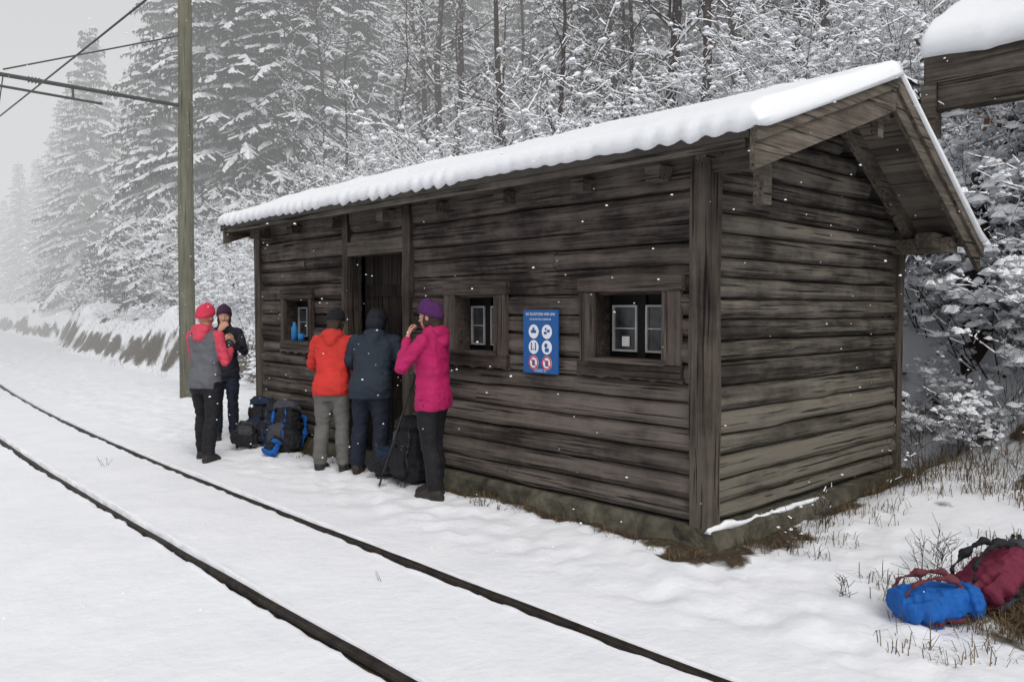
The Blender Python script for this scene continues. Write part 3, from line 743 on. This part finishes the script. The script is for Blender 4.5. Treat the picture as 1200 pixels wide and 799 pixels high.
for k,zc in enumerate((1.127,1.113)): text('bitte Abstand halten - danke',.012,zc,sign)

# ------------------------------------------------------------------ second building (eave at upper right)
sh=empty('wooden_shelter')
ax,ay,az=8.25,3.09,3.98
mb=MB()
def pl2(x0,z0,x1,z1,ya,yb,th,m=0):
    rr=[[(x0,y,z0),(x1,y,z1),(x1,y,z1-th),(x0,y,z0-th)] for y in (ya,yb)]; mb.rings(rr,m)
for k in range(14):
    t0,t1=k/14,(k+.96)/14
    pl2(ax+2.8*t0,az+1.5*t0,ax+2.8*t1,az+1.5*t1,-5,ay,.04)
pl2(ax+5.6,az,ax+2.81,az+1.5,-5,ay,.04)
mb.box(ax-.05,ax-.005,-5,ay+.02,az-.24,az+.02,0,.003)
mb.box(ax-.03,ax+.12,-5,ay-.1,az-.50,az-.245,0,.003)
mb.box(ax-.06,ax+.10,ay-.095,ay+.04,az-.74,az-.245,0,.003)
for y in (1.9,.7,-.5,-1.7,-2.9): mb.box(ax+.13,ax+1.2,y,y+.12,az-.24,az-.13,0,.003)
mb.build('roof_timbers',[M_GREY],sh)
mb=MB()
for k in range(11):
    z=1.6+.2*k
    if z<3.8: mb.box(ax+1.1,ax+1.22,-5,1.95,z,z+.192,0,.003)
    if z<3.8: mb.box(ax+1.225,ax+4.6,1.85,1.97,z,z+.192,0,.003)
mb.box(ax+1.05,ax+1.24,1.98,2.08,.9,4.1,0,.003)
mb.build('walls',[M_WY],sh)
blanket('roof_snow',ax-.03,az+.03,ax+2.8,az+1.53,-5,ay,.30,sh,per=.9,seed=8,hang=.07,amp=1.3)
blanket('roof_snow_back',ax+5.6,az+.03,ax+2.8,az+1.53,-5,ay,.25,sh,per=.9,seed=9)

# ------------------------------------------------------------------ utility pole + catenary
up=empty('catenary_pole')
px_,py_=5.85,15.1; pz=ground_z(px_,py_)
mb=MB(); mb.tube([(px_,py_,pz-.4),(px_,py_,3),(px_+.03,py_,6),(px_+.05,py_,9.6)],[.15,.14,.125,.11],18); mb.build('mast',[M_POLE],up,True)
mb=MB()
mb.tube([(px_,py_,5.32),(2.5,py_,5.34)],.035,8); mb.tube([(4.45,py_-.03,5.12),(2.2,py_-.03,5.16)],.022,8)
mb.tube([(px_,py_,6.6),(3.0,py_,5.42)],.014,6); mb.tube([(3.0,py_,5.34),(2.9,py_,4.62)],.01,5)
mb.tube([(4.0,py_,5.32),(4.0,py_-.03,5.12)],.02,6)
mb.build('cantilever_arm',[M_WIRE],up)
mb=MB()
for x0 in (4.55,3.35):
    for k in range(4): mb.tube([(x0+.05*k,py_,5.33),(x0+.05*k+.02,py_,5.33)],[.055,.045],12)
mb.build('insulators',[simple('porcelain',(.07,.06,.055),.3,.1,3,0)],up,True)
wire=MB()
pts=[(2.85+ (curvef(y)*.6 if y>15 else 0),y,4.58+.0002*(y-15)**2) for y in range(-20,90,5)]
wire.tube(pts,.011,6); wire.build('contact_wire',[M_WIRE],None)

# ------------------------------------------------------------------ vegetation prototypes
def spruce_mesh(seed,H,snow=.85,dense=1.0):
    rg=random.Random(seed); mb=MB(); u_=rg.uniform
    mb.tube([(0,0,-.5),(0,0,H*.4),(u_(-.1,.1),0,H)],[.018*H,.011*H,.01],7,2)
    z=.05*H; Rm=.2*H*u_(.9,1.1); V_=mb.v; F_=mb.f; Mm=mb.m
    def poly(m,*ps):
        i=len(V_); V_.extend(ps); F_.append(tuple(range(i,i+len(ps)))); Mm.append(m)
    while z<H*.985:
        f=1-z/H; Rz=Rm*(f**.75)*u_(.8,1.1)+.12
        nb=max(5,int((6+4*f)*dense))
        for b_ in range(nb):
            if rg.random()<.10: continue
            az=2*math.pi*(b_+u_(-.35,.35))/nb; L_=Rz*u_(.55,1.2); zz=z+u_(-.2,.2)
            dx,dy=math.cos(az),math.sin(az); sag=u_(.25,.6)*(.5+.7*f)
            def P(t): return (dx*L_*t, dy*L_*t, zz+.12*L_*t-sag*L_*t*t)
            n=max(3,int(L_/.24)); sx,sy=-dy,dx
            mb.seg(P(0),P(.5),.012+.01*L_,.01,2); mb.seg(P(.5),P(1),.01,.004,2)
            last=None; heavy=rg.random()<snow
            for k in range(1,n+1):
                t=k/n; p=P(t); tl=(.16+.36*L_*(1-t)**.7*min(1,t*2.5))*u_(.6,1.25)
                for sg in (-1,1):
                    ddx,ddy=sx*sg*.84+dx*.54,sy*sg*.84+dy*.54
                    e=(p[0]+ddx*tl,p[1]+ddy*tl,p[2]-.35*tl-u_(0,.1))
                    def lp(q): return (p[0]+(e[0]-p[0])*q,p[1]+(e[1]-p[1])*q,p[2]+(e[2]-p[2])*q)
                    w=.05
                    poly(0,(p[0]-dx*w,p[1]-dy*w,p[2]),(p[0]+dx*w,p[1]+dy*w,p[2]),(e[0]+dx*w*.5,e[1]+dy*w*.5,e[2]),(e[0]-dx*w*.4,e[1]-dy*w*.4,e[2]-.03))
                    for q_ in range(3):
                        a0=lp(q_/3+.05); a1=lp(q_/3+.33); poly(0,a0,a1,((a0[0]+a1[0])/2+u_(-.05,.05),(a0[1]+a1[1])/2+u_(-.05,.05),(a0[2]+a1[2])/2-u_(.07,.26)))
                    if rg.random()<snow*.6:
                        w2=u_(.04,.08); uz=u_(.03,.07); q=lp(u_(.05,.4)); q2=lp(u_(.55,1.0)); ax_,ay_=dx*w2,dy*w2
                        t1=(q[0],q[1],q[2]+uz*1.2); t2=(q2[0],q2[1],q2[2]+uz)
                        poly(1,(q[0]-ax_,q[1]-ay_,q[2]),(q2[0]-ax_*.6,q2[1]-ay_*.6,q2[2]),t2,t1); poly(1,t1,t2,(q2[0]+ax_*.6,q2[1]+ay_*.6,q2[2]),(q[0]+ax_,q[1]+ay_,q[2]))
                ww=(.04+tl*.42)*u_(.35,1.0)*(1 if heavy and rg.random()<.88 else .2); th=.04+.08*rg.random()
                wa,wb=ww*u_(.6,1.3),ww*u_(.6,1.3)
                cur=((p[0]-sx*wa,p[1]-sy*wa,p[2]-.03-.14*ww),(p[0]+u_(-.03,.03),p[1]+u_(-.03,.03),p[2]+th),(p[0]+sx*wb,p[1]+sy*wb,p[2]-.03-.14*ww))
                if last is not None and rg.random()<.87:
                    poly(1,last[0],cur[0],cur[1],last[1]); poly(1,last[1],cur[1],cur[2],last[2])
                last=cur
            e=P(1.0); e=(e[0]+dx*.08,e[1]+dy*.08,e[2]-.05)
            poly(1,last[0],last[1],e); poly(1,last[1],last[2],e)
        z+=u_(.24,.44)*(.6+.5*f)*H/13
    return mb.mesh('spruce',[M_NEEDLE,M_TSNOW,M_BARK])

def blob(mb,c,r,rg,m=1):
    i=len(mb.v); cx,cy,cz=c[0],c[1],c[2]
    a0=rg.uniform(0,1.5)
    for k in range(6):
        a=a0+2*math.pi*k/6; q=r*rg.uniform(.65,1.3); mb.v.append((cx+math.cos(a)*q,cy+math.sin(a)*q,cz+rg.uniform(-.3,.1)*r))
    for k in range(6):
        a=a0+.5+2*math.pi*k/6; q=r*rg.uniform(.4,.75); mb.v.append((cx+math.cos(a)*q,cy+math.sin(a)*q,cz+rg.uniform(.35,.6)*r))
    mb.v.append((cx,cy,cz+.7*r)); mb.v.append((cx,cy,cz-.4*r))
    for k in range(6):
        k2=(k+1)%6
        mb.f += [(i+k,i+k2,i+6+k2,i+6+k),(i+6+k,i+6+k2,i+12),(i+k2,i+k,i+13)]; mb.m += [m,m,m]
def limb(mb,p,d,L_,r,depth,rg,snowp,up,split,tipclump,leaf,cs=1.0,sr=.006):
    n=4 if depth>0 else 3; pts=[p]; rad=[r]; dx,dy,dz=d
    x,y,z=p
    for k in range(n):
        dx+=rg.gauss(0,.15); dy+=rg.gauss(0,.15); dz+=rg.gauss(0,.10)+up
        l=math.sqrt(dx*dx+dy*dy+dz*dz); dx/=l; dy/=l; dz/=l
        x+=dx*L_/n; y+=dy*L_/n; z+=dz*L_/n; pts.append((x,y,z)); rad.append(max(.0015,r*(1-.8*(k+1)/n)))
    for k in range(n):
        mb.seg(pts[k],pts[k+1],rad[k],rad[k+1],0)
        s_=(pts[k+1][2]-pts[k][2])/(L_/n)
        if abs(s_)<.88 and rg.random()<snowp:
            o=rad[k]*.8+sr*.8; q=rg.uniform(.5,1.3); f0=rg.uniform(0,.35); f1=rg.uniform(.7,1.05)
            a,b_=pts[k],pts[k+1]
            A=[a[j]+(b_[j]-a[j])*f0 for j in range(3)]; B=[a[j]+(b_[j]-a[j])*f1 for j in range(3)]; A[2]+=o; B[2]+=o
            mb.seg(A,B,(rad[k]*.8+sr)*q,(rad[k+1]*.8+sr)*rg.uniform(.3,1),1)
    if depth>0:
        for k in range(split):
            t=rg.uniform(.15,1.0)*n; i=min(n-1,int(t)); f=t-i; q=tuple(pts[i][j]+(pts[i+1][j]-pts[i][j])*f for j in range(3))
            a=rg.uniform(0,6.283)
            limb(mb,q,(dx*.5+math.cos(a)*.8,dy*.5+math.sin(a)*.8,dz*.5+rg.uniform(-.15,.6)),L_*rg.uniform(.28,.5),max(.0025,rad[i]*.5),depth-1,rg,snowp,up,max(3,split-2),tipclump,leaf,cs,sr)
    else:
        if rg.random()<tipclump:
            q=pts[rg.randint(1,n)]; blob(mb,(q[0],q[1],q[2]+.01),rg.uniform(.018,.05)*cs,rg)
        if rg.random()<leaf:
            for _ in range(3):
                q=pts[rg.randint(0,n)]; c=Vector(q)+Vector([rg.uniform(-.06,.06) for _ in range(3)]); a=Vector([rg.uniform(-.03,.03) for _ in range(3)]); b2=Vector([rg.uniform(-.03,.03) for _ in range(3)])
                mb.quad(c-a,c-b2,c+a,c+b2,2)
def bare_mesh(seed,H,leaf=0.05,nb=28,kr=.0075):
    rg=random.Random(seed); mb=MB(); pts=[Vector((0,0,-.5))]; r0=kr*H; n=9
    for k in range(1,n+1): pts.append(Vector((pts[-1].x+rg.gauss(0,.07),pts[-1].y+rg.gauss(0,.07),H*k/n)))
    rads=[r0*(1-.88*k/n) for k in range(n+1)]
    mb.tube(pts,rads,6,0)
    for k in range(nb):
        t=rg.uniform(.2,.98)*n; i=min(n-1,int(t)); q=pts[i].lerp(pts[i+1],t-i); a=rg.uniform(0,6.283)
        d=Vector((math.cos(a),math.sin(a),rg.uniform(.4,1.2))).normalized()
        limb(mb,tuple(q),tuple(d),H*rg.uniform(.10,.19)*(1.2-t/n*.8),rads[i]*.35+.004,2,rg,.75,.03,6,.3,leaf,1.2,.008)
    return mb.mesh('bare_tree',[M_TWIG,M_TSNOW,M_LEAF])
def bush_mesh(seed,H,ns=22,leaf=.15,clump=.5,spread=.7,cs=1.0,sr=.006,sp=7,big=0):
    rg=random.Random(seed); mb=MB()
    for k in range(ns):
        a=rg.uniform(0,6.283); rr_=rg.uniform(0,.35)*H*.5; p=(math.cos(a)*rr_,math.sin(a)*rr_,-.15)
        d=Vector((math.cos(a)*spread*rg.random()*1.6,math.sin(a)*spread*rg.random()*1.6,1)).normalized()
        limb(mb,p,tuple(d),H*rg.uniform(.6,1.05),.003*H+.003,2,rg,.8,-.03,sp,clump,leaf,cs,sr)
    if big:
        idx=[i for i in range(0,len(mb.v),37)]
        for i in rg.sample(idx,min(big,len(idx))):
            c=mb.v[i]
            for _ in range(3): blob(mb,(c[0]+rg.uniform(-.07,.07),c[1]+rg.uniform(-.07,.07),c[2]+rg.uniform(-.02,.03)),rg.uniform(.04,.09),rg)
    return mb.mesh('shrub',[M_TWIG,M_TSNOW,M_LEAF])
SPR=[spruce_mesh(11,15),spruce_mesh(12,12,.9),spruce_mesh(13,17,.8),spruce_mesh(14,9,.95)]; SPH=[15,12,17,9]
SMALL=spruce_mesh(21,3,.95)
BARE=[bare_mesh(31,12,.12,24),bare_mesh(32,14,.02,20,.009),bare_mesh(33,10,.35,24),bare_mesh(34,13,.1,22,.0085)]
BUSH=[bush_mesh(41,2.2,16,.10,.5,.8,1.5,.009,6,130),bush_mesh(42,3.2,18,.5,.5,.7,1.5,.011,6,90),bush_mesh(43,1.3,14,.08,.7,1.0,1.5,.008,6,70),bush_mesh(44,4.2,18,.2,.5,.6,1.8,.013,6,110)]
def inst(me,name,x,y,h=1,parent=None,rz=None,zoff=-.1,tilt=0):
    o=bpy.data.objects.new(name,me); COL.objects.link(o)
    o.location=(x,y,ground_z(x,y)+zoff); o.rotation_euler=(random.uniform(-tilt,tilt),random.uniform(-tilt,tilt),random.uniform(0,6.28) if rz is None else rz); o.scale=(h,h,h*random.uniform(.93,1.07))
    if parent: o.parent=parent
    return o
for (x,y,k,H) in [(13.4,30,0,19),(13.1,37,3,11.5),(14.9,27.8,2,17),(15.5,40,2,20),(17,60,1,18),(19.5,74,0,17),(15.5,33.5,1,13),(26,16.5,1,14),(17.5,33,0,16),(20,27,3,12)]:
    inst(SPR[k],'spruce_tree',x,y,H/SPH[k])
for (x,y,s) in [(11.3,37,.9),(10.6,28.5,.5),(12.4,44,1.1),(13.6,49,.9),(10.6,2.6,.9),(10.6,4.3,.9)]: inst(SMALL,'young_spruce',x,y,s)
for (x,y,k,s) in [(12.5,12,0,.8),(14,9.5,1,.9),(13.5,14.5,3,.9),(12,17.5,2,.8),(15,12,2,.95),(12.2,20,0,.7),(16,8.5,1,.85),(14.5,18,1,.95),(17,14,3,1),(17.5,11,1,1),(16,21,3,1),(19,17,1,1),(20,12,0,1.1)]: inst(BARE[k],'bare_tree',x,y,s,tilt=.05)
rg=random.Random(99); forest=empty('distant_forest'); pts=[]; cell={}
tries=0
while len(pts)<390 and tries<9000:
    tries+=1
    y=rg.uniform(-14,140); s_=6+rg.random()**1.4*66; x=blf(y)+s_+curvef(y)
    if y<6 and (s_<9 or s_>40): continue
    md=2.0+ .024*math.hypot(x,y); ok=True
    ci,cj=int(x//6),int(y//6)
    for a in (ci-1,ci,ci+1):
        for b_ in (cj-1,cj,cj+1):
            for (qx,qy) in cell.get((a,b_),()):
                if (x-qx)**2+(y-qy)**2<md*md: ok=False
    if not ok: continue
    pts.append((x,y)); cell.setdefault((ci,cj),[]).append((x,y))
    pf = .13 if (y<24 and s_<34) else (.35 if y<24 else .78)
    if rg.random()<pf: k=rg.randint(0,3); inst(SPR[k],'forest_spruce',x,y,rg.uniform(.75,1.15),forest)
    else: k=rg.randint(0,3); inst(BARE[k],'forest_bare_tree',x,y,rg.uniform(.8,1.15),forest,tilt=.06)
for k in range(34):
    y=rg.uniform(-40,160); x=-rg.uniform(35,70)+curvef(y); inst(SPR[rg.randint(0,3)],'forest_spruce',x,y,rg.uniform(.8,1.2),forest)
under=empty('snowy_undergrowth')
for k in range(260):
    y=rg.uniform(1,32); s_=1.0+rg.random()**1.3*12; x=blf(y)+s_+curvef(y)
    if y>20 and s_<3: continue
    if y<6 and (s_>1.5 and x<14 and y<4): continue
    kk=rg.choice((0,1,1,3)) if s_>3 else rg.choice((0,2))
    inst(BUSH[kk],'undergrowth_shrub',x,y,rg.uniform(.6,1.0),under,tilt=.15)
for k in range(40):
    y=rg.uniform(18,46); x=blf(y)+curvef(y)+rg.uniform(1.0,5); inst(BUSH[rg.choice((0,2,2))],'undergrowth_shrub',x,y,rg.uniform(.35,.7),under,tilt=.15)
for (x,y,k,s) in [(9.0,2.7,0,.85),(9.5,1.6,0,.8),(9.6,3.6,0,.95),(10.2,2.4,0,1.0),(9.1,4.8,0,.8),(8.9,5.8,0,.8),(9.2,11.6,0,.8),(8.9,13.5,2,1),(10,0.6,0,.8),(8.75,3.3,2,.8),(8.8,2.0,2,.7),(7.9,15.6,0,.7),(8.3,17.5,0,.8),(7.6,14.2,2,.8),(9.4,10.6,0,.7),(8.45,1.3,2,.7),(8.3,2.6,2,.55),(9.9,3.1,1,.6),(9.2,2.2,1,.5)]: inst(BUSH[k],'snowy_shrub',x,y,s,tilt=.15)
mb=MB(); tz=ground_z(9.2,2.9)
mb.tube([(9.2,2.9,tz-.4),(9.18,2.92,tz+.6),(9.25,2.95,tz+1.3),(9.3,3.0,tz+1.9)],[.17,.13,.10,.03],12)
rg2=random.Random(5)
for k in range(14):
    z=tz+.4+k*.1; a=rg2.uniform(0,6.28); limb(mb,(9.2,2.95,z),(math.cos(a),math.sin(a),.2),.9,.012,2,rg2,.95,-.06,7,.7,.05,2.2,.016)
mb.build('snowy_tree',[M_BARK,M_TSNOW,M_LEAF])

# ------------------------------------------------------------------ grass and weeds
def grass(name,spots,seed):
    rg=random.Random(seed); mb=MB()
    for (x,y,n,r,h) in spots:
        for _ in range(n):
            a=rg.uniform(0,6.28); q=r*math.sqrt(rg.random()); bx=x+q*math.cos(a); by=y+q*math.sin(a); bz=ground_z(bx,by)-.02
            hh=h*rg.uniform(.3,1.1); a2=rg.uniform(0,6.28); ln=rg.uniform(.2,1.2)*hh; w=.0028
            cx,cy=math.cos(a2),math.sin(a2); sx,sy=-cy*w,cx*w; z1=bz+hh*.6; z2=bz+hh*rg.uniform(.35,.9)
            x1,y1=bx+cx*ln*.35,by+cy*ln*.35; x2,y2=bx+cx*ln,by+cy*ln
            mb.quad((bx-sx,by-sy,bz),(bx+sx,by+sy,bz),(x1+sx*.8,y1+sy*.8,z1),(x1-sx*.8,y1-sy*.8,z1)); mb.tri((x1-sx*.8,y1-sy*.8,z1),(x1+sx*.8,y1+sy*.8,z1),(x2,y2,z2))
    return mb.build(name,[M_GRASS])
rg=random.Random(17); sp=[]
for k in range(130): sp.append((FX-.14-rg.random()**2*.25,rg.uniform(3.0,9.6),rg.randint(3,14),.06,.10))
for k in range(80): sp.append((rg.uniform(4.9,8.0),FY0-.22-rg.random()**1.5*.5,rg.randint(4,16),.09,.16))
for k in range(100): sp.append((rg.uniform(6.8,8.5),rg.uniform(1.4,3.0),rg.randint(6,22),.12,.24))
for k in range(26): sp.append((rg.uniform(4.8,6.2),rg.uniform(.9,1.9),rg.randint(3,10),.09,.14))
for k in range(120): sp.append((rg.gauss(5.0,.42),rg.gauss(1.35,.3),28,.13,.16))
for k in range(300):
    y=rg.uniform(14,46); sp.append((blf(y)+curvef(y)+rg.uniform(.1,.9),y,9,.25,.2))
grass('dry_grass',sp,4)
def weed(x,y,h,seed,n=5,depth=1,leaf=0):
    rg=random.Random(seed); mb=MB(); z=ground_z(x,y)
    for k in range(n):
        d=Vector((rg.gauss(0,.22),rg.gauss(0,.22),1)).normalized(); limb(mb,(x+rg.gauss(0,.03),y+rg.gauss(0,.03),z-.02),tuple(d),h*rg.uniform(.6,1),.0025,depth,rg,.05,0,5,.12 if depth else 0,leaf,.35,.003)
    mb.build('dry_weed',[M_TWIG,M_TSNOW,M_LEAF])
for i,(x,y,h) in enumerate([(5.6,2.75,.4),(6.6,2.65,.6),(6.9,2.6,.7),(7.3,2.7,.65),(5.0,2.7,.3),(5.2,1.9,.3),(5.0,1.75,.3),(7.7,2.4,.8),(7.2,2.0,.6),(5.4,1.9,.3),(8.0,2.2,.8),(5.6,1.5,.35),(4.5,2.1,.16)]): weed(x,y,h,50+i)
weed(2.62,9.0,.14,80,6,0,0); weed(2.75,4.1,.10,81,2,0,0)
mb=MB(); mx_,my_=6.6,17.2; mz=ground_z(mx_,my_); mb.tube([(mx_,my_,mz-.2),(mx_+.03,my_,mz+2.4)],.028,8); mb.tube([(mx_+.03,my_,mz+2.4),(mx_+.03,my_,mz+2.52)],[.035,.01],8,1); mb.build('snow_marker_pole',[simple('red_paint',(.3,.03,.03),.5,.2,5,0),M_SNOW])
mb=MB(); a=Vector((4.12,6.22,.02)); b_=Vector((4.45,6.12,1.0)); mb.tube([a,b_],.009,8); mb.tube([b_.lerp(a,.12),b_],.016,8,1)
c=a.lerp(b_,.07); mb.tube([c,c+Vector((0,0,.012))],[.045,.04],12,1); mb.build('hiking_pole',[M_WIRE,M_GLOVE],None,True)
rg=random.Random(8); mb=MB()
for k in range(3200):
    d=1.8+rg.random()**.6*12; lat=rg.uniform(-.8,.8)*d; x=.679*d+.734*lat; y=.734*d-.679*lat; z=rg.uniform(.1,5.8)
    if x>4.3 and 3<y<10 and z<3: continue
    blob(mb,(x,y,z),rg.uniform(.003,.008)*(1 if d>3 else .6),rg,0)
mb.build('falling_snow',[M_SNOW])

# ------------------------------------------------------------------ fog bank in the forest (homogeneous mist; its own emission stands in for scattered skylight)
m=bpy.data.materials.new('fog'); m.use_nodes=True; nt=m.node_tree; nt.nodes.clear()
DEN=.0135; FL=.72
o=N(nt,'ShaderNodeOutputMaterial'); v=N(nt,'ShaderNodeVolumeAbsorption'); v.inputs['Color'].default_value=(0,0,0,1); v.inputs['Density'].default_value=DEN
em=N(nt,'ShaderNodeEmission'); em.inputs['Color'].default_value=(.98,.99,1,1); em.inputs['Strength'].default_value=DEN*FL
ad=N(nt,'ShaderNodeAddShader'); nt.links.new(v.outputs[0],ad.inputs[0]); nt.links.new(em.outputs[0],ad.inputs[1]); nt.links.new(ad.outputs[0],o.inputs['Volume'])
P_=[(-250,10.4),(11.5,10.4),(11.5,-60),(330,-60),(330,420),(-250,420)]
mb=MB(); mb.rings([[(x,y,-8) for x,y in P_],[(x,y,60) for x,y in P_]]); mb.build('fog_bank',[m])

# ------------------------------------------------------------------ light
w=bpy.data.worlds.new('World'); sc.world=w; w.use_nodes=True; nt=w.node_tree; bg=nt.nodes['Background']
sky=N(nt,'ShaderNodeTexSky'); sky.sky_type='NISHITA'; sky.sun_disc=False; sky.sun_elevation=R(48); az=R(205); sky.sun_rotation=az
sky.air_density=1; sky.dust_density=4; sky.ozone_density=1
hs=N(nt,'ShaderNodeHueSaturation'); hs.inputs['Saturation'].default_value=.26; nt.links.new(sky.outputs[0],hs.inputs['Color']); nt.links.new(hs.outputs[0],bg.inputs['Color']); bg.inputs['Strength'].default_value=.125
sl=bpy.data.lights.new('sun','SUN'); sl.energy=.75; sl.angle=R(28); sl.color=(1,.98,.95); so=bpy.data.objects.new('sun',sl); COL.objects.link(so)
dv=Vector((math.sin(az)*math.cos(R(48)),math.cos(az)*math.cos(R(48)),math.sin(R(48)))); so.rotation_euler=dv.to_track_quat('Z','Y').to_euler()
# ------------------------------------------------------------------ camera
cd=bpy.data.cameras.new('camera'); cd.lens=28.8; cd.sensor_width=36; cd.clip_end=1500; cd.clip_start=.05
cam=bpy.data.objects.new('camera',cd); COL.objects.link(cam); cam.location=(0,0,1.6); cam.rotation_euler=(R(90-2.09),0,R(-42.8)); sc.camera=cam
sc.view_settings.view_transform='Standard'; sc.view_settings.look='None'; sc.view_settings.exposure=0
